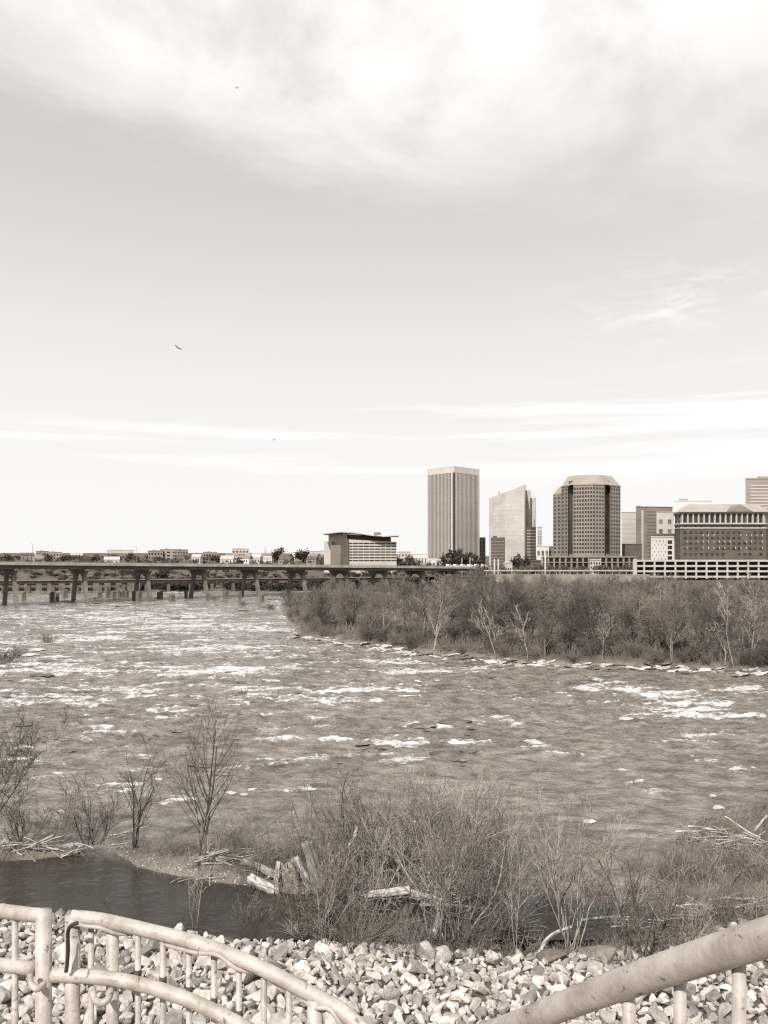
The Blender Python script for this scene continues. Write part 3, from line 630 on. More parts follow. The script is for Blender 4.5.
# ------------------------------------------------------------------ foreground brush and small trees
def ground_at(px, py):
    z = .3
    for _ in range(4):
        X, Y = G(px, py, z); z = max(-.2, hz(X, Y))
    return X, Y, z
def brush():
    # three named bare trees etc.
    def single(px, py, top, lab, seed, stems, lean, r, bark, twig, kids=(9, 6, 5), spread=(.3, .75), kind='bare_sapling', dx=0., ratio=.45, up=.05, rmin=.007, lv=3, cat='tree', ts=.25, wd=.115):
        X, Y, z = ground_at(px, py); hg = (py-top)*Y/F; rg = random.Random(seed); segs = []
        if stems > 5: stems += 3
        for k in range(stems):
            a = rg.random()*6.28 if stems > 2 else (k*math.pi+.3)
            l = lean*rg.uniform(.5, 1.2)
            grow(segs, (rg.uniform(-.1, .1)*stems**.5, rg.uniform(-.1, .1), -.3), (math.cos(a)*l+dx, math.sin(a)*l, 1), hg*rg.uniform(.6, 1.02), r*rg.uniform(.5, 1.2), 0, lv, rg, 8 if wd < .1 else 10, wd, up, kids, ratio, spread, rmin, ts)
        return plant(kind, tree_meshes(segs, 2, kind, bark, twig, 6, 3), (X, Y, z), 0, 1, lab, cat)
    single(200, 858, 690, 'tall dark bare tree with a vase-shaped crown standing in the river margin', 21, 3, .2, .07, M_bark, M_barkm, (11, 6, 4), (.4, .8), 'bare_tree', .04, .5, wd=.06)
    single(135, 848, 752, 'slim dark sapling left of the tall vase-shaped tree', 52, 4, .10, .05, M_bark, M_twig, (8, 5, 3))
    single(92, 846, 775, 'low spreading bare bush above the driftwood at the left', 23, 7, .7, .04, M_bark, M_twig, (7, 5, 3), cat='shrub')
    single(60, 846, 790, 'small bare bush behind the driftwood, left of the spreading one', 24, 6, .5, .02, M_barkm, M_twig, (6, 4, 3), cat='shrub')
    single(-22, 850, 712, 'dark bare tree reaching in from the left edge of the photo', 45, 3, .25, .07, M_bark, M_bark, (11, 7, 5), (.5, 1.0), 'bare_tree', .18, .5)
    single(197, 931, 815, 'thin pale sapling at the channel edge below the sandbar', 26, 3, .10, .028, M_barkp, M_twigl, (6, 4, 2), (.3, .6))
    single(345, 895, 712, 'tall thin dark sapling rising from the brush, above the rest', 27, 2, .05, .05, M_barkm, M_twig, (14, 6, 3), (.4, .9), ratio=.28)
    single(520, 955, 772, 'tall straight pale sapling in front of the brush, left of the vase-shaped one', 28, 2, .07, .035, M_barkp, M_twigl, (16, 5, 3), (.35, .7), ratio=.25)
    single(572, 950, 775, 'pale vase-shaped sapling fanning from one base above the big boulders', 29, 8, .38, .035, M_barkp, M_twigl, (8, 4, 3), (.25, .6), ratio=.33, ts=.35)
    single(640, 962, 850, 'dark leaning bush spreading to the right behind the handrail', 30, 9, .65, .045, M_bark, M_twig, (7, 5, 3), dx=.3, cat='shrub')
    single(450, 948, 800, 'many-stemmed grey shrub at the centre of the brush by the water', 31, 7, .4, .045, M_wood, M_twig, (8, 5, 3), cat='shrub', dx=.1)
    single(430, 940, 850, 'small forked pale shrub with crooked limbs beside the round boulder', 32, 4, .5, .05, M_woodp, M_twigl, (5, 4, 3), cat='shrub', dx=.2)
    single(98, 905, 875, 'tiny sprig standing by the stones at the channel', 33, 1, .05, .008, M_barkm, M_twig, (4, 2), lv=2)
    single(322, 950, 868, 'thin dead stalks by the stump at the channel edge', 36, 5, .14, .02, M_wood, M_twigl, (3, 2), lv=2, cat='shrub')
    single(312, 938, 870, 'dark tangled bush leaning over the pool below the split stump', 61, 8, .55, .025, M_bark, M_twig, (7, 5, 3), cat='shrub', dx=.1)
    single(258, 928, 885, 'low wispy dark shrub at the pool edge left of the tangled bush', 62, 5, .5, .015, M_barkm, M_twig, (6, 4, 3), cat='shrub')
    single(340, 925, 840, 'dark many-stemmed bush right of the split stump, rising over the pale log', 63, 9, .5, .035, M_bark, M_twig, (8, 5, 3), cat='shrub')
    single(20, 845, 795, 'small dark bush at the left end of the driftwood', 64, 7, .6, .03, M_bark, M_twig, (7, 5, 3), cat='shrub')
    # brush clumps
    pr = []
    for i in range(7):
        rg = random.Random(700+i); segs = []
        for k in range(17):
            a = rg.random()*6.28; l = rg.uniform(.05, .62)
            grow(segs, (rg.gauss(0, .5), rg.gauss(0, .35), -.2), (math.cos(a)*l, math.sin(a)*l, 1), rg.uniform(2.0, 4.6), rg.choice((.012, .014, .03)), 0, 2, rg, 6, .11, .01, (6, 4), .40, (.3, .8), .0055, .2)
        zs = max(s[1][2] for s in segs); kk = 4.5/zs
        segs = [(tuple(c*kk for c in s[0]), tuple(c*kk for c in s[1]), s[2], s[3], s[4]) for s in segs]
        pr.append([tree_meshes(segs, 1, 'willow_brush', M_twig, M_twig, 3, 3), tree_meshes(segs, 1, 'willow_brush', M_twigl, M_twigl, 3, 3)])
    r2 = random.Random(9)
    spots = [ # px, base py, top py, light, label
     (262, 880, 815, 0), (292, 872, 800, 0), (352, 876, 772, 1), (385, 882, 765, 0), (446, 884, 757, 1), (476, 880, 770, 0), (505, 884, 782, 0), (322, 880, 785, 0), (415, 878, 758, 1), (300, 868, 792, 0), (368, 872, 766, 0), (432, 872, 758, 0), (462, 874, 757, 1), (280, 866, 806, 1), (395, 874, 762, 0), (490, 880, 772, 1), (340, 902, 815, 0), (455, 906, 800, 0),
     (372, 908, 805, 1), (436, 908, 785, 1), (498, 908, 805, 0), (548, 905, 800, 0), (610, 915, 822, 1),
     (640, 876, 828, 0), (664, 890, 835, 0), (690, 884, 822, 0), (716, 878, 812, 1), (744, 880, 805, 0), (770, 886, 800, 1), (668, 925, 860, 0), (700, 930, 866, 1), (732, 925, 858, 0), (764, 930, 850, 0),
     (390, 948, 880, 0), (480, 952, 885, 0), (230, 862, 835, 0), (170, 858, 828, 0), (348, 946, 880, 0), (420, 955, 890, 1), (500, 940, 850, 0),   (240, 850, 800, 0), (215, 856, 818, 0)]
    labs = {}
    for i, (px, py, top, lt) in enumerate(spots):
        X, Y, z = ground_at(px, py); hg = (py-top)*Y/F; sc = hg/4.5
        lab = 'pale grey willow brush clump with fine upright twigs by the water' if lt else 'dark brown willow brush clump with fine upright twigs by the water'
        plant('willow_brush', pr[r2.randrange(7)][lt], (X, Y, z), r2.random()*6.28, (sc*1.25, sc*1.1, sc), lab, 'shrub', 'pale willow brush on the bank' if lt else 'dark willow brush on the bank')
    # arching tussocks of dry cane at the water edge
    for j, (px, py, w, hh) in enumerate(((360, 944, 60, 48), (300, 936, 30, 26), (455, 950, 60, 40), (505, 930, 50, 50), (690, 955, 60, 40), (345, 915, 50, 40))):
        X, Y, z = ground_at(px, py); rg = random.Random(60+j); segs = []
        for k in range(170):
            a = rg.random()*6.28; l = rg.uniform(.2, 1.4); grow(segs, (rg.gauss(0, .25), rg.gauss(0, .2), -.1), (math.cos(a)*l, math.sin(a)*l, 1), hh*Y/F*rg.uniform(.6, 1.25), .012, 0, 0, rg, 5, .06, -.10, (), rmin=.004)
        me = npmesh('dry_cane', *prisms(segs, 3)); o = link('dry_cane_tussock', me, M_twigl if j % 2 else M_twig); o.location = (X, Y, z)
        tag(o, ['arching dry canes spilling to the water below the driftwood log', 'small cane tussock beside the split stump', 'cane tussock under the many-stemmed grey shrub', 'tall cane tussock right of the driftwood log', 'cane tussock behind the right handrail', 'cane tussock hanging over dark water right of the stump'][j], 'grass')
    # low brush and dead stalks over the whole spit, uncountable
    rg = random.Random(77); segs = []; 
    n = 0
    Xs = np.random.RandomState(1).uniform(-24, 26, 60000); Ys = np.random.RandomState(2).uniform(27, 52, 60000)
    s = np.minimum(np.minimum(sd_poly(Xs, Ys, SPIT), sd_poly(Xs, Ys, RBANK)), sd_poly(Xs, Ys, LOGBANK)); ysh = np.interp(Xs, _sx, _sy); Zs = height(Xs, Ys)
    keep = ((s < .3) & (Xs > -8.5)) | ((s < .2) & (Xs > -24) & (Xs < -8) & (np.random.RandomState(6).rand(60000) < .9)) | ((np.abs(Ys-ysh+.2) < 1.5) & (Xs > -3)) | ((Ys < ysh) & (Ys > ysh-4.5) & (Xs > 6+3*np.random.RandomState(5).rand(60000)))
    idx = np.nonzero(keep)[0][:10500]
    for i in idx:
        a = rg.random()*6.28; l = rg.uniform(.1, 1.3); h = rg.uniform(.15, 1.0); p = Vector((Xs[i], Ys[i], Zs[i]-.05)); d = Vector((math.cos(a)*l, math.sin(a)*l, 1)).normalized()
        q = p+d*h*.5; e = q+(d+Vector((d.x*.5, d.y*.5, -.35))).normalized()*h*.5; r = rg.uniform(.005, .011)
        segs += [(tuple(p), tuple(q), r, r*.8, 0), (tuple(q), tuple(e), r*.8, r*.4, 0)]
        m = q+Vector((rg.uniform(-.3, .3), rg.uniform(-.3, .3), rg.uniform(.1, .35))); segs.append((tuple(q), tuple(m), r*.6, r*.3, 0))
    me = npmesh('undergrowth', *prisms(segs, 3)); tag(link('undergrowth', me, mat('dry_stalks', .07, .32, .9, .7)), 'matted dry stalks and twigs covering the bank', 'undergrowth', kind='stuff')
    rg = random.Random(78); segs = []; a = ISLAND
    Xs = np.random.RandomState(11).uniform(-20, 75, 60000); Ys = np.random.RandomState(12).uniform(100, 165, 60000); s = sd_poly(Xs, Ys, ISLAND); Zs = height(Xs, Ys)
    for i in np.nonzero((s < -1.5) & (s > -16))[0][:9000]:
        an = rg.random()*6.28; l = rg.uniform(.1, .9); d = Vector((math.cos(an)*l, math.sin(an)*l, 1)).normalized()*rg.uniform(.6, 2.2); p = Vector((Xs[i], Ys[i], Zs[i]-.1)); segs.append((tuple(p), tuple(p+d), .022, .012, 0))
    me = npmesh('undergrowth', *prisms(segs, 3)); tag(link('island_undergrowth', me, mat('dry_stalks_far', .10, .24, .9, .3)), 'dry undergrowth on the floor of the island wood', 'undergrowth', kind='stuff')
brush()

# ------------------------------------------------------------------ driftwood
def log_mesh(L, r0, r1, seed, bend=.06, k=26, knob=.22):
    rg = random.Random(seed); gr = [rg.uniform(-.10, .08) for _ in range(k)]; n = 14; mb = MB(); pts = []; ox, oy = rg.random()*20, rg.random()*20
    V = []; 
    for i in range(n+1):
        t = i/n; cx = bend*L*math.sin(t*3.1+seed); cy = bend*L*.6*math.sin(t*4.3+seed*2)
        for j in range(k):
            a = 2*math.pi*j/k; r = (r0+(r1-r0)*t)*(1+knob*fbm(np.array([math.cos(a)*1.5+ox]), np.array([math.sin(a)*1.5+t*4+oy]), 3)[0]+knob*.3*math.sin(a*5+seed)+gr[j]*(.6 if r0 > .1 else .3))
            V.append((cx+math.cos(a)*r, cy+math.sin(a)*r, t*L+(rg.uniform(-.45, .45)*r0 if i in (0, n) else 0)))
    Fs = [(i*k+j, i*k+(j+1) % k, (i+1)*k+(j+1) % k, (i+1)*k+j) for i in range(n) for j in range(k)]+[tuple(range(k-1, -1, -1)), tuple(n*k+j for j in range(k))]
    mb.add(V, Fs); return mb
def lay(o, a, b):
    a, b = Vector(a), Vector(b); o.location = a; o.rotation_mode = 'QUATERNION'; o.rotation_quaternion = (b-a).to_track_quat('Z', 'Y'); o.rotation_mode = 'XYZ'
def driftwood():
    def lg(name, p0, p1, r0, r1, m, lab, seed, bend=.05, cat='log'):
        """p = (px,py,D)"""
        a, b = PT(*p0), PT(*p1); mb = log_mesh((b-a).length, r0, r1, seed, bend); o = mb.build(name, m, None, True); lay(o, a, b); tag(o, lab, cat); return o
    D = 37.0
    # split stump group
    t = thing('split_stump', 'tall split stump with bark slabs and hanging splinters at the spit\'s end', 'stump', PT(300, 905, D))
    base = PT(300, 905, D)
    def part(nm, p0, p1, r0, r1, m, seed, bend=.04):
        a, b = PT(*p0)-base, PT(*p1)-base; mb = log_mesh((b-a).length, r0, r1, seed, bend, 28, .4); o = mb.build(nm, m, t, True); lay(o, a, b); return o
    part('trunk_slab', (321, 890, D-.5), (306, 843, D-.8), .30, .24, M_wood, 2); part('trunk_slab', (311, 893, D-.6), (296, 858, D-.6), .19, .15, M_woodp, 3)
    part('root_plate', (298, 908, D), (288, 862, D), .5, .4, mat('rotten_wood', .1, .34, .9, 5., bump=1., bscale=8.), 5, .02)
    part('splinter', (278, 906, D-.3), (279, 862, D-.2), .12, .10, M_woodp, 6); part('splinter', (300, 912, D-.3), (284, 872, D-.2), .09, .12, M_woodp, 7); part('splinter', (283, 932, D-.4), (277, 900, D-.3), .05, .07, M_wood, 8, .1)
    part('splinter', (290, 930, D-.4), (292, 905, D-.3), .03, .05, M_wood, 9, .1); part('splinter', (300, 911, D-.3), (309, 885, D-.3), .08, .1, M_woodp, 10)
    lg('fallen_log', (250, 878, D+.3), (276, 893, D-.2), .27, .25, M_woodp, 'short thick sawn log with pale end, just left of the split stump', 12, .01)
    lg('fallen_log', (242, 863, D+1), (278, 874, D+.3), .17, .2, M_wood, 'grey log lying above the sawn log by the stump', 13)
    lg('driftwood_log', (322, 897, D-1.5), (410, 890, D-2), .12, .18, M_woodp, 'long pale crooked driftwood log across the dark gap in the brush', 14, .03)
    lg('driftwood_log', (402, 890, D-2), (445, 902, D-2), .17, .09, M_woodp, 'pale driftwood length at the right end of the long crooked log', 15, .05)
    lg('driftwood_log', (420, 905, D-2), (520, 908, D-2), .10, .04, M_wood, 'thin grey driftwood pole low over the water in the brush', 16, .03)
    lg('bleached_log', (6, 842, 43), (27, 861, 41.5), .34, .42, M_woodp, 'thick white bleached log slanting in the driftwood at the far left', 17, .02)
    lg('driftwood_log', (28, 852, 42), (82, 848, 42), .3, .2, M_wood, 'large dark grey log of the left driftwood pile', 18, .04)
    lg('driftwood_log', (74, 848, 42), (88, 862, 40.8), .16, .1, M_bark, 'dark broken branch stub dipping into the channel', 19, .04)
    lg('driftwood_log', (-15, 848, 42), (20, 838, 43), .2, .13, M_wood, 'grey log leaving the photo at the left edge', 20)
    lg('driftwood_log', (110, 835, 44), (152, 826, 45), .035, .02, M_woodp, 'thin pale branch lying right of the left driftwood pile', 21, .05)
    lg('wooden_pole', (268, 948, 30.9), (300, 958, 30.2), .055, .05, M_woodp, 'straight pale pole lying on top of the stone bank below the stump', 22, .0, 'pole')
    lg('dead_limb', (341, 855, 37), (357, 828, 37), .06, .09, M_woodp, 'pale curved dead limb sticking up in the brush', 23, .12)
    lg('dead_limb', (331, 862, 37), (341, 853, 37), .07, .05, M_woodp, 'short pale dead limb above the dark gap in the brush', 24, .1)
    lg('pale_limb', (536, 958, 30.5), (572, 925, 31.5), .09, .06, M_woodp, 'crooked pale limb leaning at the foot of the vase-shaped sapling', 25, .1)
    lg('driftwood_plank', (660, 905, 37), (725, 925, 34), .08, .07, M_woodp, 'long pale driftwood pole pointing at the right handrail', 26, .02, 'log')
    lg('driftwood_plank', (672, 915, 36), (735, 912, 35), .1, .07, M_wood, 'grey driftwood pole lying across the pale one near the handrail', 27, .02, 'log')
    lg('snag', (750, 838, 44), (766, 815, 44), .07, .04, M_woodp, 'forked bleached snag standing in the brush at the right edge', 28, .05)
    r2 = random.Random(12)
    meshes = []
    for i in range(6):
        mb = log_mesh(1, .034, .014, 50+i, .06, 7, .4); me = bpy.data.meshes.new('driftwood_stick'); me.from_pydata(mb.v, [], mb.f); me.materials.append(M_wood if i % 2 else M_woodp)
        for p in me.polygons: p.use_smooth = True
        meshes.append(me)
    piles = [(218, 861, 26, 10, 40, 'pile at the end of the sandbar'), (242, 858, 22, 12, 30, 'pile at the end of the sandbar'), (50, 856, 50, 10, 42, 'pile by the channel at the left'), (15, 850, 30, 10, 20, 'pile by the channel at the left'),
             (120, 848, 30, 6, 6, 'pile by the channel at the left'), (700, 838, 34, 13, 50, 'rack in the brush at the right'), (740, 846, 30, 12, 34, 'rack in the brush at the right'), (700, 915, 36, 12, 46, 'heap behind the right handrail'),
             (740, 905, 30, 10, 24, 'heap behind the right handrail'), (480, 905, 50, 12, 34, 'tangle in the dark gap of the brush'), (370, 898, 40, 8, 24, 'tangle in the dark gap of the brush'), (330, 905, 30, 14, 26, 'tangle in the dark gap of the brush'), (268, 880, 16, 12, 14, 'pile at the end of the sandbar'), (190, 884, 50, 3, 12, 'pile at the end of the sandbar'), (440, 900, 60, 12, 30, 'tangle in the dark gap of the brush'), (640, 930, 40, 14, 24, 'heap behind the right handrail')]
    for px, py, w, h, n, where in piles:
        n = int(n*(.9 if px > 650 and py < 900 else .58))
        for k in range(n):
            x = px+r2.gauss(0, w*.5); y = py+r2.uniform(-h, h*.4); X, Y, z = ground_at(x, py+h*.3); z = max(z, 0)+(py+h*.3-y)*Y/F*.8+.05; L = r2.uniform(.6, 2.1)
            a = r2.gauss(.15, .7)+(math.pi if r2.random() < .5 else 0); el = max(-.3, min(.3, r2.gauss(.0, .2)))
            o = link('driftwood_stick', meshes[r2.randrange(6)]); d = Vector((math.cos(a)*math.cos(el), math.sin(a)*math.cos(el)*.8, math.sin(el)))
            c = Vector((X, Y, z)); lay(o, c-d*L/2, c+d*L/2); q = r2.choice((.4, .6, .8, .9)); o.scale = (L*q, L*q, L)
            tag(o, 'weathered stick of the driftwood '+where, 'stick', 'driftwood sticks: '+where)
driftwood()

# ------------------------------------------------------------------ railing by the camera
def catmull(P, n=8):
    P = [Vector(p) for p in P]; P = [2*P[0]-P[1]]+P+[2*P[-1]-P[-2]]; out = []
    for i in range(1, len(P)-2):
        for k in range(n):
            t = k/n; a, b, c, d = P[i-1:i+3]; out.append(.5*((2*b)+(c-a)*t+(2*a-5*b+4*c-d)*t*t+(3*b-a-3*c+d)*t**3))
    out.append(P[-2]); return out
def railing():
    rr = .0185
    # walkway under the railing (below the frame)
    mb = MB(); plan = [(-2.6, -3), (2.2, -3), (1.7, .9), (.9, 1.5), (.35, 2.15), (-.1, 2.3), (-1.1, 2.55), (-2.8, 2.75)]
    mb.prism(plan[::1], 9.0, 13.82); tag(mb.build('concrete_walkway', M_conc), kind='structure')
    FL = 13.82
    t = thing('guard_railing', 'cream pipe railing section ending in a square corner at the left edge', 'railing', (0, 0, 0))
    A = [PT(-150, 897, 2.32), PT(-60, 906, 2.2), PT(0, 911, 2.12), PT(30, 914.5, 2.08), PT(40, 915.5, 2.07)]; pe = PT(43, 917, 2.07)
    MB().tube(catmull(A+[pe]), rr, 20).build('top_rail', M_paint, t, True)
    MB().tube(catmull([PT(-150, 953, 2.32), PT(0, 965, 2.12), PT(35, 969, 2.08)]), rr*.98, 20).build('lower_rail', M_paint, t, True)
    def post(x, D, ytop, r, tt, name='post', m=M_paint):
        a = PT(x, ytop, D); MB().tube([a, (a.x, a.y, FL-.002)], r, 16).build(name, m, tt, True)
    post(43.5, 2.07, 911, .021, t); post(15, 2.1, 914, .0085, t, 'baluster'); post(-20, 2.13, 912, .0085, t, 'baluster'); post(-55, 2.16, 910, .0085, t, 'baluster')
    MB().tube(catmull([PT(30, 974, 2.02), PT(31, 983, 2.01), PT(37, 989, 2.0), PT(44, 984, 2.03)], 6), .008, 12).build('hook', M_paint, t, True)
    # curved section
    t = thing('guard_railing', 'cream curved pipe railing with a cord twisted along its top rail', 'railing')
    top = [PT(71, 917, 2.07), PT(100, 920, 2.08), PT(150, 931, 2.08), PT(200, 944, 2.04), PT(250, 963, 1.99), PT(300, 988, 1.94), PT(340, 1010, 1.9), PT(372, 1036, 1.84), PT(410, 1050, 1.78), PT(450, 1046, 1.70), ]
    # carry on round the bay to meet the near handrail below the frame
    tp = catmull(top, 10); MB().tube(tp, rr, 20).build('top_rail', M_paint, t, True)
    low = [PT(52, 975, 2.06), PT(90, 976.5, 2.06), PT(130, 982, 2.05), PT(170, 993, 2.02), PT(205, 1007, 1.99), PT(240, 1025, 1.95), PT(300, 1060, 1.9), PT(372, 1100, 1.84), PT(430, 1115, 1.75)]
    MB().tube(catmull(low, 8), rr*.98, 20).build('lower_rail', M_paint, t, True)
    post(72.5, 2.07, 916, .0195, t); post(112.5, 2.085, 921, .0165, t); 
    for x, D in ((91, 2.08), (138, 2.08), (163, 2.07), (189, 2.05), (214, 2.03), (239, 2.0), (264, 1.98), (289, 1.95), (340, 1.9)):
        y = float(np.interp(x, [71, 100, 150, 200, 250, 300, 340], [917, 920, 931, 944, 963, 988, 1010]))+3; post(x, D, y, .0082, t, 'baluster')
        if 120 < x < 260:
            yl = float(np.interp(x, [52, 90, 130, 170, 205, 240], [975, 976.5, 982, 993, 1007, 1025]))-8; a = PT(x, yl-7, D); MB().tube([a, (a.x, a.y, a.z-.022)], .0094, 12).build('rust_collar', M_rust, t, True)
    post(315, 1.92, 999, .019, t); post(395, 1.8, 1046, .0085, t, 'baluster')
    MB().tube(catmull([PT(92, 988, 2.0), PT(94, 998, 1.98), PT(101, 1003, 1.98), PT(108, 999, 1.99), PT(111, 990, 2.03)], 6), .009, 12).build('hook', M_paint, t, True)
    # cords on the rail: one pale, wound along the rail, one dark down the post
    pts = []
    for i in range(len(tp)-22):
        p = tp[i]; s = i*.24; d = (tp[i+1]-tp[i]).normalized(); side = d.cross(Vector((0, 0, 1))).normalized(); n = side.cross(d)
        ang = -1.1+.95*math.sin(s)+.35*math.sin(s*2.3+1); pts.append(p+(side*math.cos(ang)+n*math.sin(ang))*(rr+.005))
    o = MB().tube(catmull(pts, 3), .0055, 8).build('cord', M_paint, t, True); tag(o, 'pale painted-over cord winding along the top rail')
    c = [PT(78, 923, 2.0), PT(72, 925, 2.0), PT(68, 932, 2.02), PT(68, 950, 2.025), PT(67, 965, 2.03), PT(66, 972, 2.03)]
    o = MB().tube(catmull(c, 6), .005, 8).build('cord_end', M_cord, t, True); tag(o, 'dark cord end hanging down the first post')
    # near handrail on the right
    t = thing('handrail', 'thick cream scuffed handrail rising to the right, nearest the camera', 'handrail')
    r2 = .0218
    hp = [PT(395, 1066, 1.74), PT(440, 1047, 1.62), PT(500, 1030, 1.48), PT(600, 992, 1.2), PT(700, 958, 1.02), PT(768, 937, .93), PT(860, 908, .83), PT(1000, 866, .72)]
    MB().tube(catmull(hp, 10), r2, 28).build('top_rail', M_paint, t, True)
    for x, y, D, r in ((486, 1036, 1.51, .0085), (547, 1014, 1.33, .0085), (629, 984, 1.15, .0095), (680, 966, 1.07, .0085), (739, 948, .98, .0085), (800, 928, .89, .0085), (860, 910, .83, .0095)):
        a = PT(x, y, D); MB().tube([a, (a.x, a.y, FL-.002)], r, 16).build('baluster', M_paint, t, True)
railing()

# ------------------------------------------------------------------ bridges
def bridge_axis(k):          # k in spans
    return (-377*242/F+k*.07*242, 242*(1+.0586*k))
def lp(b, name, plan, z0, z1, m): return MB().prism(plan, z0, z1).build(name, m, b)
def bridges():
    dx, dy = .07, .0586; l = math.hypot(dx, dy); ux, uy = dx/l, dy/l; nx, ny = -uy, ux       # n points away from camera
    def zt(k): return 14.3+(11.5-14.3)*k/8
    b = thing('road_bridge', 'long grey concrete road bridge on arched piers spanning the river', 'bridge')
    K0, K1 = -4, 9.6
    def quad(k, off): x, y = bridge_axis(k); return (x+nx*off, y+ny*off)
    def strip(name, o0, o1, za, zb, m):
        mb = MB(); n = 16; ks = [K0+(K1-K0)*i/n for i in range(n+1)]; V = []
        for k in ks:
            for o, dz in ((o0, za), (o1, za), (o1, zb), (o0, zb)):
                x, y = quad(k, o); V.append((x, y, zt(k)+dz))
        Fs = [(4*i+j, 4*i+(j+1) % 4, 4*i+4+(j+1) % 4, 4*i+4+j) for i in range(n) for j in range(4)]+[(0, 1, 2, 3), (4*n+3, 4*n+2, 4*n+1, 4*n)]
        mb.add(V, Fs); o = mb.build(name, m, b)
        bm = bmesh.new(); bm.from_mesh(o.data); bmesh.ops.recalc_face_normals(bm, faces=bm.faces); bm.to_mesh(o.data); bm.free(); return o
    Mr = mat('bridge_rail_metal', .16, .24, .6, .3); Mg = mat('girder_shadow_tone', .05, .09, .7, .2)  # girder colour darkened to paint the shadow line below the deck
    strip('deck', 0, 15.6, -1.1, -.6, M_conc); strip('girder', .6, 1.1, -2.35, -1.1, Mg); strip('girder', 7.5, 8.0, -2.35, -1.1, Mg); strip('girder', 14.4, 14.9, -2.35, -1.1, Mg)
    strip('parapet', -.15, .15, -1.12, -.15, mat('parapet_concrete', .24, .38, .85, .3)); strip('parapet', 15.45, 15.75, -.6, -.15, mat('parapet_concrete', .2, .3)); strip('hand_rail', -.06, .06, .05, .17, Mr)
    pm = MB(); mesh_p = None
    for i in range(100):
        k = -.6+i*.095; x, y = quad(k, 0)
        if mesh_p is None: o = MB().box(-.07, .07, -.05, .05, -.15, .05).build('rail_post', Mr, b); mesh_p = o.data
        else: o = link('rail_post', mesh_p, None, b)
        o.location = (x, y, zt(k))
    for k in range(-2, 10):
        z = zt(k)-2.35; x0, y0 = bridge_axis(k)
        x0 += ux*2.9; y0 += uy*2.9; th = .55
        def W(a, sd, h): a *= 1.3; return (x0+nx*a+ux*sd, y0+ny*a+uy*sd, h)
        prof = [(.2, z-.45), (1.0, z-1.1), (1.9, z-1.9), (2.0, z-3.6), (3.1, z-3.6), (3.5, z-2.6), (4.3, z-1.8), (6, z-1.35)]
        prof = prof+[(12-a, h) for a, h in prof[-2::-1]]
        V, Fs = [], []
        for a, h in prof: V += [W(a, -th, h), W(a, th, h), W(a, th, z-.003), W(a, -th, z-.003)]
        n = len(prof)-1; Fs = [(4*i+j, 4*i+(j+1) % 4, 4*i+4+(j+1) % 4, 4*i+4+j) for i in range(n) for j in range(4)]+[(3, 2, 1, 0), (4*n, 4*n+1, 4*n+2, 4*n+3)]
        mp = mat('pier_concrete', .11, .2, .9, .25); MB().add(V, Fs).build('pier_cap', mp, b)
        for sg in (0, 1):
            q = [(-.3, -1.2), (.95, -1.2), (3.1, z-3.603), (2.0, z-3.603)]
            if sg: q = [(12-a, h) for a, h in q][::-1]
            V = [W(a, -th, h) for a, h in q]+[W(a, th, h) for a, h in q]
            MB().add(V, [(0, 1, 2, 3), (7, 6, 5, 4), (0, 4, 5, 1), (1, 5, 6, 2), (2, 6, 7, 3), (3, 7, 4, 0)]).build('pier_leg', mp, b)
    # lamp posts
    for k, lab in ((.35, 'first'), (1.9, 'second'), (4.6, 'third')):
        x, y = quad(k, .5); o = MB().tube([(x, y, zt(k)-.6), (x, y, zt(k)+5.2), (x+nx*.5, y+ny*.5, zt(k)+5.7), (x+nx*1.8, y+ny*1.8, zt(k)+5.8)], .06, 6).build('street_lamp', Mr)
        tag(o, lab+' thin lamp post from the left on the road bridge', 'street lamp')
    # rail viaduct behind
    b = thing('rail_bridge', 'low dark railway bridge running behind the road bridge', 'bridge')
    M_dark0 = mat('rusty_steel', .03, .06, .9, .4)
    a0 = (XP(-150, 300), 306); a1 = (XP(480, 400), 392); vx, vy = a1[0]-a0[0], a1[1]-a0[1]; ll = math.hypot(vx, vy); vx /= ll; vy /= ll; wx, wy = -vy, vx
    def seg(nm, s0, s1, o0, o1, z0, z1, m):
        P = [(a0[0]+vx*s+wx*o, a0[1]+vy*s+wy*o) for s, o in ((s0, o0), (s1, o0), (s1, o1), (s0, o1))]; return MB().prism(P, z0, z1).build(nm, m, b)
    seg('deck', 0, ll, 0, 5, 4.3, 5.7, M_dark0); seg('ledge', 0, ll, -.4, 0, 5.5, 5.8, M_conc)
    s = 3; i = 0
    while s < ll: seg('pier', s, s+1.4, .6, 4.4, -1.2, 4.6, M_concd); s += 9.5
    # old works wall with openings, far left
    b = thing('brick_works_wall', 'long low ruined wall with two rows of dark openings behind the left bridge piers', 'wall')
    Dw = 352; x0, x1 = XP(-60, Dw), XP(140, Dw)
    MB().box(x0, x1, Dw, Dw+5, -1, 4.9).build('wall', mat('old_masonry', .08, .16, .9, .3), b)
    me = MB().box(-1.1, 1.1, -.25, 0, -.75, .75); o = me.build('opening', mat('opening_shade', .012, .02, .95), b); o.location = (x0+2, Dw+.05, 3.6); first = o  # solid dark box; the shade inside each opening is painted as its colour
    x = x0+6
    while x < x1-2:
        for z in (3.6, .9):
            c = first.copy(); COL.objects.link(c); c.parent = b; c.location = (x, Dw+.05, z)
        x += 5.2
    # ruined stone piers standing in the river
    r2 = random.Random(3); pm = []
    for i in range(4):
        rg = random.Random(i); me = MB(); w = 1.0; n = 5
        me.prism([(-1, -1.3), (1, -1.3), (1.15, 0), (1, 1.3), (-1, 1.3), (-1.15, 0)], -1, [rg.uniform(2.6, 3.6) for _ in range(6)]); q = bpy.data.meshes.new('ruined_pier'); q.from_pydata(me.v, [], me.f); q.materials.append(mat('pier_stone', .09, .2, .9, .5)); pm.append(q)
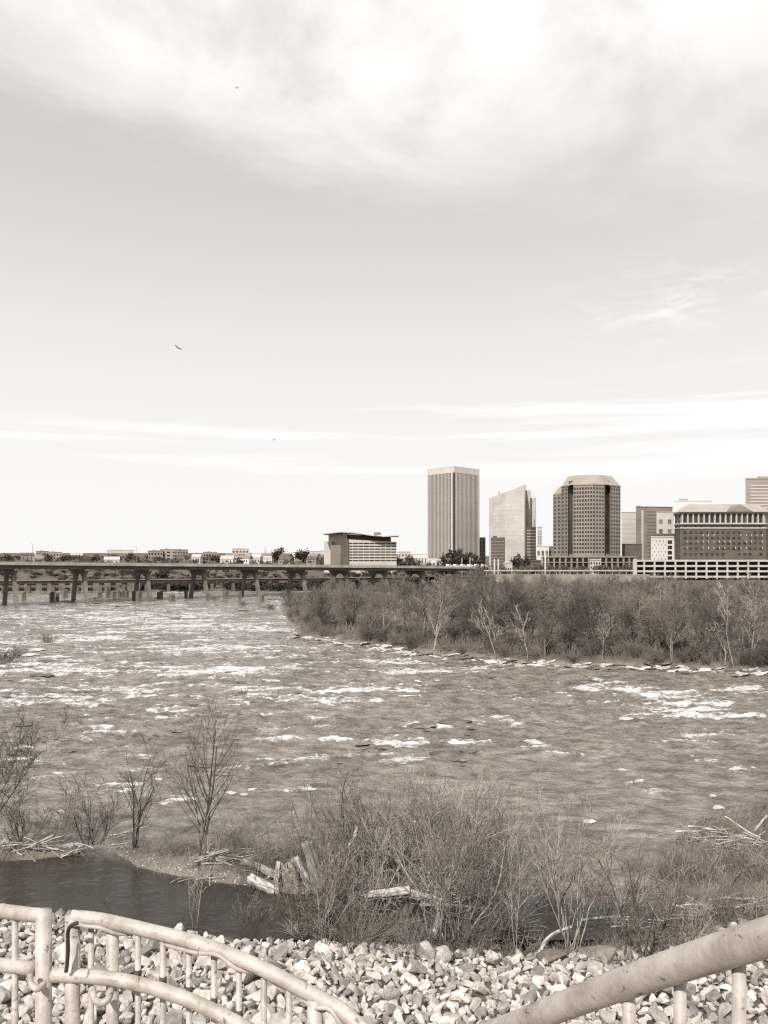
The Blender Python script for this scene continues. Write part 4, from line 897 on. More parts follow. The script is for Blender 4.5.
    for px in (24, 52, 57, 65, 100, 108, 114, 119, 123, 127, 135, 139, 160, 172, 186, 208, 226, 240, 262):
        D = r2.uniform(268, 296); o = link('ruined_pier', pm[r2.randrange(4)]); o.location = (XP(px, D), D, 0); o.rotation_euler = (0, 0, r2.uniform(.5, .9)); s = r2.uniform(.4, .75); o.scale = (s, s, r2.uniform(.7, 1.3))
        tag(o, 'broken stone pier stub of a vanished bridge behind the road bridge', 'pier', 'ruined piers in the river')
bridges()

# ------------------------------------------------------------------ city
def ccw(P):
    a = sum(P[i][0]*P[(i+1) % len(P)][1]-P[(i+1) % len(P)][0]*P[i][1] for i in range(len(P))); return P if a > 0 else P[::-1]
def plan(pts, org=(0, 0)): return [(XP(p, d)-org[0], d-org[1]) for p, d in pts]
class Bld:
    def __init__(s, name, label, cat, px, D, z0=2.0):
        s.D = D; s.o = (XP(px, D), D); s.root = thing(name, label, cat, (s.o[0], s.o[1], 0)); s.nw = 0; s.rest = {}; s.budget = 100; s.z0 = z0
    def pl(s, pts): return plan(pts, s.o)
    def prism(s, nm, pts, z0, z1, m):
        P = s.pl(pts); c = ccw(P); 
        if c is not P:
            if isinstance(z1, list): z1 = z1[::-1]
        return MB().prism(c, z0, z1).build(nm, m, s.root)
    def strip(s, nm, p, q, z0, z1, m, out=.25, depth=.5, t0=0., t1=1.):
        """box laid on the wall between plan points p and q (local), proud by out"""
        p, q = Vector(p), Vector(q); e = (q-p); L = e.length; e /= L; n = Vector((e.y, -e.x))
        if n.dot(Vector((p.x+s.o[0], p.y+s.o[1]))) > 0: n = -n
        a = p+e*L*t0; b = p+e*L*t1; P = [a+n*out, b+n*out, b-n*(depth-out), a-n*(depth-out)]
        return MB().prism(ccw([tuple(v) for v in P]), z0, z1).build(nm, m, s.root)
    def windows(s, p, q, z0, z1, rows, cols, m, fw=.6, fh=.6, t0=0., t1=1., nm='window', out=.06, skip=None):
        p, q = Vector(p), Vector(q); e = (q-p); L = e.length; e /= L; n = Vector((e.y, -e.x))
        if n.dot(Vector((p.x+s.o[0], p.y+s.o[1]))) > 0: n = -n
        w = L*(t1-t0)/cols*fw; h = (z1-z0)/rows*fh; ang = math.atan2(e.y, e.x); proto = None
        for r in range(rows):
            for c in range(cols):
                if skip and skip(r, c): continue
                pos = p+e*L*(t0+(t1-t0)*(c+.5)/cols)+n*(out-.1); z = z0+(z1-z0)*(r+.5)/rows
                if s.nw < s.budget:
                    if proto is None: o = MB().box(-w/2, w/2, -.1, .1, -h/2, h/2).build(nm, m, s.root); proto = o.data
                    else: o = link(nm, proto, None, s.root)
                    o.location = (pos.x, pos.y, z); o.rotation_euler = (0, 0, ang); s.nw += 1
                else:
                    mb = s.rest.setdefault(m.name, (MB(), m))[0]; a = e*w/2; d = n*.1
                    P = ccw([tuple(pos-a+d), tuple(pos+a+d), tuple(pos+a-d), tuple(pos-a-d)]); mb.prism(P, z-h/2, z+h/2)
    def done(s):
        first = True
        for mb, m in s.rest.values(): tag(mb.build('window', m, s.root), kind='stuff')
        return s.root
M_cream = mat('cream_panel', .46, .55, .7, .05); M_pale = mat('pale_facade', .4, .5, .6, .04); M_fed = mat('tower_fin_metal', .38, .44, .5, .05); M_fedg = mat('tower_dark_glazing', .09, .12, .35, .05)
M_tan = mat('tan_granite', .2, .26, .7, .05); M_tanl = mat('tan_granite_roof', .23, .3, .6, .05); M_brick = mat('dark_brick', .08, .12, .85, .15, fine=.1); M_trim = mat('pale_trim', .36, .46, .7, .1)
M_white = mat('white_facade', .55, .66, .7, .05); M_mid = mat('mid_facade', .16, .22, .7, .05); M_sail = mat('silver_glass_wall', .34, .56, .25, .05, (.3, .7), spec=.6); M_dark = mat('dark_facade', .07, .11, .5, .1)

def city():
    # --- tall square tower with vertical fins
    B = Bld('office_tower', 'tallest square tower with vertical fins and a dark slot at its near corner', 'tower', 454, 900)
    zt = 120.8; L, C, Rr, K = (427, 932), (454, 900), (479.5, 934), (453, 968)
    B.prism('core', [(427.6, 931.5), (454, 901.2), (478.9, 933.5), (453, 966)], 3, zt-7, M_fedg)
    B.prism('crown', [L, C, Rr, K], zt-7.5, zt, M_cream)
    P = B.pl([L, C, Rr])
    for (a, b, t0, t1) in ((P[0], P[1], 0, .055), (P[0], P[1], .895, .95), (P[1], P[2], .055, .11), (P[1], P[2], .945, 1)):
        B.strip('corner_column', a, b, 3, zt-7.5, M_cream, .1, 1.4, t0, t1)
    fm = None
    for (a, b) in ((P[0], P[1]), (P[1], P[2])):
        a, b = Vector(a), Vector(b); e = (b-a); Ln = e.length; e /= Ln; ang = math.atan2(e.y, e.x)
        for i in range(16):
            t = .07+.81*(i+.5)/16 if a.x < -1 else .125+.81*(i+.5)/16
            pos = a+e*Ln*t
            if fm is None: o = MB().box(-.46, .46, -.5, .5, 0, zt-7.5-13).build('fin', M_fed, B.root); fm = o.data
            else: o = link('fin', fm, None, B.root)
            o.location = (pos.x, pos.y+.6, 13); o.rotation_euler = (0, 0, ang)
    B.prism('corner_slot', [(452.9, 900.6), (454, 898.6), (455.1, 900.6), (454, 903)], 14, zt-7.6, M_glass)
    B.prism('base_band', [(427.8, 931), (454, 900.6), (478.7, 933), (453, 965)], 10, 13.2, M_cream)
    B.done()
    B = Bld('podium_hall', 'low white hall at the foot of the tallest tower', 'building', 440, 880); B.prism('wall', [(428, 875), (452, 875), (452, 890), (428, 890)], 3, 10.5, M_white)
    p = B.pl([(428, 875), (452, 875)]); B.windows(p[0], p[1], 4.5, 8.5, 1, 6, M_glassm, .6, .9); B.done()
    # --- sail shaped glass tower
    B = Bld('glass_tower', 'pale glass tower with a slanting pointed top, right of the tallest tower', 'tower', 510, 850)
    pts = [(489, 872), (496, 862), (505, 852), (515, 844), (524.5, 840), (526, 870), (492, 885)]
    tops = [ZP(498.5, 872), ZP(495.7, 862), ZP(492.4, 852), ZP(488.6, 844), ZP(484.6, 840), ZP(484.6, 870), ZP(498, 885)]
    P = B.pl(pts); MB().prism(P, 3, tops).build('wall', M_sail, B.root)
    B.prism('rear_wing', [(521, 874), (530, 868), (531, 890), (521, 890)], 3, ZP(490, 868), M_sail); B.prism('rear_wing', [(528, 882), (535.5, 876), (536, 898), (528, 898)], 3, ZP(497.5, 876), mat('wing_glass', .42, .54, .4, .05))
    for i in range(4):
        for r in range(13):
            z = 20+r*4.6; hi = min(tops[i], tops[i+1])
            if z < hi-1.5: B.strip('mullion', P[i], P[i+1], z, z+.5, M_pale, .08, .3)
        for c in range(1, 3): B.strip('mullion', P[i], P[i+1], 3, min(tops[i], tops[i+1])-.5, M_pale, .1, .3, c/3-.01, c/3+.01)
    B.prism('roof_mast', [(498.5, 862), (499.5, 862), (499.5, 863), (498.5, 863)], 80, ZP(491.5, 862), M_mid)
    B.done()
    B = Bld('dark_glass_block', 'dark glass office block in front of the pointed tower\'s left side', 'building', 498, 800); B.prism('wall', [(491, 800), (504.5, 796), (505, 820), (491, 820)], 3, ZP(537.5, 800), M_dark)
    p = B.pl([(491, 800), (504.5, 796)]); B.windows(p[0], p[1], 6, ZP(540, 800), 8, 1, M_mid, .98, .25); B.prism('penthouse', [(493, 806), (497, 806), (497, 812), (493, 812)], ZP(538, 806), ZP(536, 806), M_dark); B.done()
    B = Bld('dark_tower', 'narrow dark balconied block in front of the pointed tower\'s right side', 'building', 531, 790); B.prism('wall', [(526.5, 788), (531, 784), (536, 790), (531, 800)], 3, ZP(527, 788), M_dark)
    p = B.pl([(526.5, 788), (531, 784), (536, 790)]); B.windows(p[0], p[1], 6, ZP(529, 788), 12, 1, M_fed, .8, .2); B.windows(p[1], p[2], 6, ZP(529, 788), 12, 1, M_fed, .8, .2); B.prism('mast', [(533.8, 790), (534.6, 790), (534.6, 791), (533.8, 791)], ZP(527, 790), ZP(519, 790), M_dark); B.done()
    def simple(nm, lab, px0, px1, D, top, m, rows, cols, gm, dpt=18, base=3, fw=.6, fh=.5, skew=0., roof=None, cat='building'):
        B = Bld(nm, lab, cat, (px0+px1)/2, D); w = px1-px0
        a, b, c, d = (px0, D), (px1, D+skew), (px1, D+skew+dpt), (px0, D+dpt); zt = ZP(top, D)
        B.prism('wall', [a, b, c, d], base, zt, m); p = B.pl([a, b])
        if rows: B.windows(p[0], p[1], base+(zt-base)*.06, zt-(zt-base)*.08, rows, cols, gm, fw, fh)
        B.prism('roof', [(px0-.15, D-.4), (px1+.15, D+skew-.4), (px1+.15, D+skew+dpt), (px0-.15, D+dpt)], zt, zt+.8, roof or m)
        return B
    simple('slim_tower', 'slim pale stepped tower seen between the pointed tower and the big tan tower', 537.5, 542, 950, 527.5, M_pale, 14, 2, M_glassm, fw=.5).done()
    simple('white_block', 'small white block with big windows left of the big tan tower', 536.5, 549, 760, 546.5, M_white, 2, 3, M_glassm).done()
    simple('low_block', 'low dark block tucked behind the tan tower\'s left foot', 549, 555, 780, 547, M_mid, 3, 2, M_glass).done()
    simple('dark_slab', 'narrow dark slab block just right of the tallest tower', 479, 485.5, 980, 538, M_mid, 6, 2, M_dark).done()
    simple('brown_hall', 'low brown building below the pointed glass tower', 512, 541, 640, 561, M_brick, 1, 8, M_dark).done()
    # --- big tan tower with notched corners and hipped roof
    B = Bld('granite_tower', 'broad tan tower with a grid of windows, notched corners and hipped roof', 'tower', 590, 705)
    ze = ZP(485.5, 700); 
    main = [(561.3, 720), (568, 707), (568.6, 713), (573, 712), (573.5, 701), (592.5, 694), (604.5, 699), (605, 708), (610, 710), (610.5, 703), (620.5, 714), (620.5, 752), (562, 762)]
    B.prism('wall', main, 3, ze, M_tan); B.prism('side_wing', [(553, 738), (561, 724), (566, 750), (556, 765)], 3, ZP(494.5, 738), M_tan)
    P = B.pl(main); zb = ZP(554, 700); rows = 17
    for a, b, c in ((4, 5, 7), (5, 6, 4), (9, 10, 4), (0, 1, 2)): B.windows(P[a], P[b], zb, ze-1.2, rows, c, M_glass, .64 if a == 4 else .52, .58 if a == 4 else .5)
    q = B.pl([(553, 738), (561, 724)]); B.windows(q[0], q[1], zb, ZP(497, 738), 15, 2, M_glass, .45, .5)
    for a, b in ((2, 3), (7, 8)): B.strip('recess_strip', P[a], P[b], zb, ze-.5, M_glass, .05, .3, .1, .9)  # dark strip down each corner notch
    # cornice
    for a, b in ((0, 1), (4, 5), (5, 6), (9, 10)): B.strip('cornice', P[a], P[b], ze, ze+1.0, M_tanl, .5, 1.5, -.01, 1.01)
    lo = ccw(B.pl([(561.5, 719), (573, 701), (592.5, 694.5), (604, 699), (620.5, 714), (620.5, 752), (562, 762)])); hi = ccw(B.pl([(568, 728), (577, 716), (592, 712), (601, 714), (611.5, 724), (611.5, 742), (568, 746)]))
    MB().frustum(lo, ze+.9, hi, ZP(475, 714)).build('roof', M_tanl, B.root)
    lo = ccw(B.pl([(553.2, 738), (561, 724), (566, 750), (556, 765)])); hi = ccw(B.pl([(560, 742), (562.5, 738), (566, 750), (561, 755)])); MB().frustum(lo, ZP(494.5, 738)+.02, hi, ZP(486, 740)).build('wing_roof', M_tanl, B.root)
    for x in (571, 607.5): B.prism('dormer', [(x-2, 709), (x+2, 709), (x+2, 722), (x-2, 722)], ze-2, ZP(481, 709), M_dark)
    B.done()
    # arcaded plaza and elevated walk in front of the tan tower
    M_trim0 = M_trim; B = Bld('arcade', 'long pale two-storey colonnade in front of the tan tower', 'building', 590, 560); D = 560
    B.prism('back_wall', [(542, D+4), (636, D+4), (636, D+20), (542, D+20)], 3, ZP(557.5, D), M_mid); B.prism('cornice', [(541.5, D-.3), (636.5, D-.3), (636.5, D+20), (541.5, D+20)], ZP(557.5, D), ZP(556.2, D), M_conc)
    B.prism('mid_beam', [(541.8, D), (636.2, D), (636.2, D+3.9), (541.8, D+3.9)], ZP(562.8, D), ZP(562, D), M_conc)
    fm = None
    for i in range(17):
        x = 542.6+i*5.8
        if fm is None: o = MB().box(-.6, .6, 0, 1, 3, ZP(557.5, D)-.01).build('column', M_conc, B.root); fm = o.data
        else: o = link('column', fm, None, B.root)
        o.location = (XP(x, D)-B.o[0], .3, 0)
    B.done()
    simple('stair_pavilion', 'pale triangular stair pavilion in front of the arcade', 590, 601, 540, 560, M_trim, 3, 4, M_glass, 10, fw=.5).done()
    # --- pale striped and dark slab buildings
    simple('striped_block', 'pale office block with horizontal stripes right of the tan tower', 621.5, 642, 900, 512.5, M_pale, 10, 1, M_fed, fw=1.0, fh=.3).done()
    simple('brown_annex', 'low brown building at the foot of the pale striped block', 622, 642, 760, 544.5, M_brick, 3, 6, M_dark).done()
    B = simple('dark_office_block', 'dark brown slab block with a paler notch, between striped block and brick building', 636, 672.5, 850, 507, M_mid, 0, 0, M_dark, 30, skew=8)
    p = B.pl([(636, 850), (672.5, 858)]); B.windows(p[0], p[1], 10, ZP(510, 850), 15, 1, M_dark, 1.0, .2, .3, .98); B.strip('stair_shaft', p[0], p[1], 3, ZP(510, 850), M_fed, .5, 1, .14, .2); B.prism('penthouse', [(637, 853), (640, 853), (640, 870), (637, 870)], ZP(507, 850), ZP(505.5, 850), M_mid); B.done()
    simple('pale_annex', 'pale block with a ribbed left part in the notch of the dark slab block', 656.5, 674, 790, 512.5, M_pale, 5, 2, M_glassm, fw=.4, fh=.5).done()
    B = simple('checker_block', 'white block dotted with small square windows, left of the brick building', 651, 675.5, 560, 537.5, M_white, 0, 0, M_dark, 20)
    p = B.pl([(651, 560), (675.5, 560)]); B.windows(p[0], p[1], 5, ZP(539.5, 560), 9, 8, M_glassm, .4, .45, .03, .62, skip=lambda r, c: (r+c) % 2); B.windows(p[0], p[1], 5, ZP(539.5, 560), 6, 1, M_glass, .8, .7, .66, .88)
    B.prism('roof_plant', [(652, 565), (675, 565), (675, 575), (652, 575)], ZP(537, 560), ZP(533.5, 560), M_dark); B.done()
    B = simple('white_office', 'white stepped rooftop rising behind the brick building', 675.5, 712, 760, 501, M_white, 2, 4, M_trim, 20); B.prism('penthouse', [(679, 765), (688, 765), (688, 775), (679, 775)], ZP(501, 760), ZP(498.7, 760), M_mid); B.done()
    B = simple('tall_striped_tower', 'tall striped office tower cut by the right edge of the photo', 745.5, 800, 760, 479, M_tanl, 0, 0, M_glassm, 30)
    p = B.pl([(745.5, 760), (800, 760)]); B.windows(p[0], p[1], 5, ZP(484, 760), 26, 1, M_cream, .96, .35, .07, .99, out=.3); B.prism('penthouse', [(757, 765), (775, 765), (775, 780), (757, 780)], ZP(479, 760), ZP(476, 760), M_tanl); B.done()
    # --- brick building with colonnaded top and hipped roof
    D = 520; B = Bld('brick_building', 'wide dark brick building with pale column storey and hipped metal roof', 'building', 720, D)
    X0, X1 = 680, 766
    B.prism('wall', [(674.5, D+14), (680, D), (766, D), (772, D+14), (772, D+45), (674.5, D+45)], 3, ZP(529, D), M_brick)
    B.prism('upper_wall', [(674.8, D+14), (680.2, D+1), (765.8, D+1), (771.5, D+14), (771.5, D+44), (674.8, D+44)], ZP(529, D), ZP(513, D), M_mid)
    for y0, y1, o in ((528.6, 527.4, .5), (524.3, 522.8, .6), (513.4, 512, .9)):
        B.prism('cornice', [(674.3, D+14-o), (679.9, D-o), (766.1, D-o), (772.5, D+14-o), (772.5, D+44), (674.3, D+44)], ZP(y0, D), ZP(y1, D), M_trim)
    p = B.pl([(680, D), (766, D), (674.5, D+14)])
    B.windows(p[0], p[1], ZP(522.8, D), ZP(513.6, D), 1, 15, M_glass, .62, .92, .03, .97, out=-.8)
    fm = None
    for i in range(16):
        if fm is None: o = MB().box(-.45, .45, -.4, .6, ZP(522.8, D)+.01, ZP(513.4, D)-.01).build('column', M_trim, B.root); fm = o.data
        else: o = link('column', fm, None, B.root)
        o.location = (XP(X0+2.4+(X1-X0-4.8)*i/15, D)-B.o[0], .2, 0)
    B.windows(p[0], p[1], ZP(527.2, D), ZP(524.4, D), 1, 15, M_glass, .5, .7, .03, .97, out=.06)
    r3 = random.Random(1); B.windows(p[0], p[1], ZP(557, D), ZP(530, D), 5, 15, M_glass, .5, .45, .03, .97, skip=lambda r, c: r3.random() < .12)
    B.windows(p[0], p[1], ZP(551, D), ZP(532, D), 3, 15, M_pale, .13, .3, .05, .99, nm='blind', skip=lambda r, c: r3.random() < .5, out=.1)
    B.windows(p[2], p[0], ZP(557, D), ZP(513, D), 8, 2, M_glass, .4, .5)
    lo = ccw(B.pl([(673.5, D+12), (679.5, D-2), (767, D-2), (773, D+12), (773, D+45), (673.5, D+45)])); hi = ccw(B.pl([(688, D+22), (692, D+18), (754, D+18), (758, D+22), (758, D+30), (688, D+30)]))
    MB().frustum(lo, ZP(512, D)+.01, hi, ZP(504.0, D+18)).build('roof', mat('standing_seam_roof', .27, .34, .5, .1), B.root)
    g0, g1 = XP(726, D)-B.o[0], XP(752, D)-B.o[0]; za, zb = ZP(511.5, D), ZP(504.5, D)
    MB().add([(g0, -1.6, za), (g1, -1.6, za), ((g0+g1)/2, -1.6, zb), (g0, 12, za), (g1, 12, za), ((g0+g1)/2, 16, zb)], [(0, 1, 2), (3, 5, 4), (0, 2, 5, 3), (1, 4, 5, 2), (0, 3, 4, 1)]).build('pediment', M_mid, B.root)
    B.done()
    # --- parking garage
    D = 440; B = Bld('parking_garage', 'long pale open-sided parking garage below the brick building', 'garage', 700, D)
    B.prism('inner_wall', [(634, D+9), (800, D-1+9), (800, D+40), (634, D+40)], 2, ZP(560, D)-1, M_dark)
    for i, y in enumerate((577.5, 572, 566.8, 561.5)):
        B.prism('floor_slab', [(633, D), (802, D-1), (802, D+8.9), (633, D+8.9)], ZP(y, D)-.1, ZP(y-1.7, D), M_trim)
    fm = None
    for i in range(17):
        if fm is None: o = MB().box(-.45, .45, -.35, .3, 3, ZP(560.5, D)).build('column', M_trim, B.root); fm = o.data
        else: o = link('column', fm, None, B.root)
        o.location = (XP(633.6+i*10.4, D)-B.o[0], -.1, 0)
    B.prism('stair_tower', [(633, D-2), (637, D-2), (637, D+8), (633, D+8)], 2, ZP(559, D), M_trim); B.done()
    # --- office with sweeping roof
    D = 560; B = Bld('sweep_roof_office', 'office block with a sweeping curved roof and striped front beyond the bridge', 'building', 360, D)
    B.prism('low_side_wall', [(324, D+13), (332, D+9), (332, D+30), (324, D+30)], 3, ZP(541.5, D), M_pale); B.prism('side_wall', [(328.5, D+14), (347, D+3), (347, D+28), (328.5, D+28)], 3, ZP(533.6, D), M_fed)
    B.prism('brown_panel', [(330.5, D+7), (341, D+2.6), (341, D+9), (331, D+9)], 3, ZP(545, D), M_mid); B.prism('glass_stair', [(340.5, D+1.5), (348.5, D-1), (348.5, D+10), (341, D+10)], 3, ZP(539, D), M_dark)
    B.prism('wall', [(347, D), (396.5, D+6), (396.5, D+30), (347, D+30)], 3, [ZP(539.3, D), ZP(541.8, D), ZP(541.8, D), ZP(539.3, D)], M_pale)
    B.prism('top_storey', [(341, D+8), (391, D+9), (391, D+28), (341, D+28)], ZP(545, D), [ZP(533.3, D), ZP(537.3, D), ZP(537.3, D), ZP(533.3, D)], M_dark)
    p = B.pl([(347, D), (396.5, D+6)]); B.windows(p[0], p[1], ZP(562, D), ZP(542, D), 7, 9, M_glass, .92, .45)
    xs = np.linspace(323, 399, 13); V = []; 
    for x in xs:
        y = float(np.interp(x, [323, 342, 355, 380, 399], [533.8, 532.0, 533.0, 536.6, 535.6])); X = XP(x, D)-B.o[0]
        V += [(X, -1.2, ZP(y, D)-.3), (X, 30, ZP(y, D)-.3), (X, 30, ZP(y, D)+.45), (X, -1.2, ZP(y, D)+.45)]
    n = len(xs)-1; MB().add(V, [(4*i+j, 4*i+4+j, 4*i+4+(j+1) % 4, 4*i+(j+1) % 4) for i in range(n) for j in range(4)]+[(3, 2, 1, 0), (4*n, 4*n+1, 4*n+2, 4*n+3)]).build('roof', M_pale, B.root)
    B.prism('roof_sign', [(374, D-3), (381, D-3), (381, D-2), (374, D-2)], ZP(535, D), ZP(532.5, D), M_mid); B.done()
    # --- far left skyline
    far = [(28, 36, 1100, 553, M_white, 3, 3, 'white low block at the far left of the skyline, left of the brown one'), (36, 49, 1120, 551.5, M_mid, 3, 5, 'brown block with upright windows on the far left skyline'), (47, 62, 1160, 552.3, M_tanl, 3, 5, 'tan flat block right of the brown one on the far left skyline'), (70, 83, 1200, 553.5, M_white, 2, 5, 'long white low block on the far left skyline'),
           (100, 136, 1100, 554, M_mid, 2, 10, 'wide low brown block before a pale upper block on the left skyline'), (107, 134, 1160, 550.5, M_fed, 2, 8, 'pale upper block behind the wide low brown one'), (148, 163, 1080, 551.0, M_mid, 3, 5, 'dark left half of the paired blocks on the left skyline'), (160, 177, 1085, 549.6, M_tanl, 4, 3, 'pale middle block with a dark stair strip on the left skyline'), (174.5, 188, 1080, 550, M_mid, 4, 5, 'dark right half of the paired blocks on the left skyline'),
           (203, 217, 1150, 552.5, M_tan, 3, 5, 'small square tan block alone on the left skyline'), (232, 249, 1150, 549, M_fed, 4, 5, 'pale grey block with stepped roof on the middle skyline'), (252, 262, 1000, 553.5, M_white, 2, 4, 'white house beside the church spire on the skyline'), (284, 295, 860, 554, M_white, 2, 3, 'white gabled house left of the dark treetop on the skyline'), (308, 324, 900, 551.5, M_pale, 3, 4, 'pale building just left of the sweeping-roof office'), (398, 411, 860, 552, M_pale, 3, 4, 'pale hillside block right of the sweeping-roof office'), (409, 427, 880, 554.2, M_white, 1, 6, 'long white roofed shed left of the tallest tower'), (264, 270, 1000, 554, M_tan, 2, 2, 'small tan house right of the church spire')]
    for x0, x1, D, top, m, r, c, lab in far:
        B = simple('hillside_building', lab, x0, x1, D, top, m, r, c, M_glass if m not in (M_white, M_pale) else M_glassm, 16, base=4, fw=.55, fh=.5)
        if (x1-x0) > 12: q = x0+(x1-x0)*.3; B.prism('penthouse', [(q, D+4), (q+(x1-x0)*.2, D+4), (q+(x1-x0)*.2, D+10), (q, D+10)], ZP(top, D), ZP(top-1.2, D), m)
        B.done()
    B = Bld('church', 'small church with a thin pointed spire on the skyline', 'church', 265, 1000); B.prism('tower', [(264.3, 1000), (266.3, 1000), (266.3, 1003), (264.3, 1003)], 4, ZP(551, 1000), M_trim)
    lo = ccw(B.pl([(264.2, 1000), (266.4, 1000), (266.4, 1003), (264.2, 1003)])); hi = ccw(B.pl([(265.2, 1001.3), (265.4, 1001.3), (265.4, 1001.7), (265.2, 1001.7)])); MB().frustum(lo, ZP(551, 1000)+.01, hi, ZP(545.5, 1000)).build('spire', M_trim, B.root); B.done()
    # --- small town houses on the hill (gabled)
    r2 = random.Random(21); hm = []
    for i in range(24):
        px = r2.uniform(225, 330) if i % 4 else r2.uniform(0, 225); D = r2.uniform(700, 1000); x, y = XP(px, D), D; z = hz(x, y)
        w, d, h = r2.uniform(8, 14), r2.uniform(7, 11), r2.uniform(4.5, 7.5)
        t = thing('hillside_house', 'small pale gabled house on the wooded hill beyond the bridge', 'house', (x, y, z), r2.uniform(-.5, .5), 'houses on the far hill')
        m = (M_white, M_pale, M_tan)[i % 3]; MB().box(-w/2, w/2, -d/2, d/2, -1, h).build('wall', m, t)
        MB().add([(-w/2-.3, -d/2-.4, h), (w/2+.3, -d/2-.4, h), (w/2+.3, d/2+.4, h), (-w/2-.3, d/2+.4, h), (-w/2-.3, 0, h+3), (w/2+.3, 0, h+3)], [(0, 1, 5, 4), (2, 3, 4, 5), (0, 4, 3), (1, 2, 5), (0, 3, 2, 1)]).build('roof', (M_mid, M_fed, M_dark)[i % 3], t)
        for q in (-.28, .02, .3): MB().box(q*w-.5, q*w+.5, -d/2-.06, -d/2+.05, h*.45, h*.75).build('window', M_glass, t)
    # --- walls, masts, poles and vans between the island and the towers
    D = 400; o = MB().prism(plan([(486, D), (650, D), (650, D+3), (486, D+3)]), 1.5, ZP(574.4, D)).build('canal_wall', M_conc); tag(o, 'long pale concrete canal wall behind the island trees', 'wall')
    D = 430; t = thing('canal_viaduct', 'low pale railed walkway behind the canal wall', 'viaduct', (0, 0, 0)); MB().prism(plan([(484, D), (633, D), (633, D+4), (484, D+4)]), ZP(571.2, D), ZP(570.2, D)).build('deck', M_trim, t)
    for x in range(486, 633, 7): MB().prism(plan([(x, D+.5), (x+.9, D+.5), (x+.9, D+3), (x, D+3)]), 1, ZP(571.2, D)-.01).build('column', M_conc, t)
    for px, y0, y1, w, D, lab in ((494.5, 559, 577, .45, 410, 'tall pale mast behind the island, left of a pair'), (498.3, 559, 577, .45, 412, 'tall pale mast behind the island, right of a pair'), (545.3, 554, 577, .55, 405, 'thick white post standing alone before the arcade'), (462, 558, 572, .2, 430, 'thin pole by the dark evergreens'), (470, 557, 572, .2, 430, 'thin pole right of the dark evergreens')):
        X = XP(px, D); o = MB().tube([(X, D, 1), (X, D, ZP(y0, D))], [w*1.1, w*.8], 10).build('mast', M_trim, None, True); tag(o, lab, 'pole')
    for i, (px, D) in enumerate(((449, 600), (456, 604), (463, 600), (470, 602), (477, 606), (484, 600))):
        x, y = XP(px, D), D; z = ZP(566, D)-.9
        t = thing('parked_van', 'white van parked in the row below the tallest tower', 'van', (x, y, z), 0, 'vans below the tallest tower')
        MB().box(-2.6, 2.6, -1, 1, .35, 1.3).build('body', M_white, t, bevel=.12); MB().add([(-2.5, -.95, 1.3), (1.9, -.95, 1.3), (1.9, .95, 1.3), (-2.5, .95, 1.3), (-2.4, -.85, 2.3), (1.1, -.85, 2.3), (1.1, .85, 2.3), (-2.4, .85, 2.3)], [(3, 2, 1, 0), (4, 5, 6, 7), (0, 1, 5, 4), (1, 2, 6, 5), (2, 3, 7, 6), (3, 0, 4, 7)]).build('cabin', M_white, t)
        for wx in (-1.6, 1.6): MB().tube([(wx, -1.02, .38), (wx, 1.02, .38)], .38, 12).build('wheel', M_dark, t)
        MB().box(-.2, 1.3, -.99, -.9, 1.35, 2.0).build('side_window', M_glass, t)
    o = MB().prism(plan([(440, 590), (492, 590), (492, 620), (440, 620)]), 1, ZP(566, 600)-.92).build('parking_terrace', M_conc); tag(o, kind='structure')
    D = 600
    t = thing('gatehouse', 'little pale arched gatehouse in front of the pointed tower', 'building', (XP(508.5, 480), 480, 0)); MB().box(-2.4, 2.4, 0, 5, 2, ZP(563.5, 480)).build('wall', M_trim, t)
    zz = ZP(563.5, 480); MB().add([(-2.8, -.3, zz), (2.8, -.3, zz), (2.8, 5.3, zz), (-2.8, 5.3, zz), (0, -.3, zz+2.2), (0, 5.3, zz+2.2)], [(0, 1, 4), (2, 3, 5), (1, 2, 5, 4), (3, 0, 4, 5), (0, 3, 2, 1)]).build('roof', M_trim, t)
    for q in (-1.3, 0, 1.3): MB().box(q-.35, q+.35, -.06, .1, 5.5, 8.5).build('window', M_glass, t)
city()

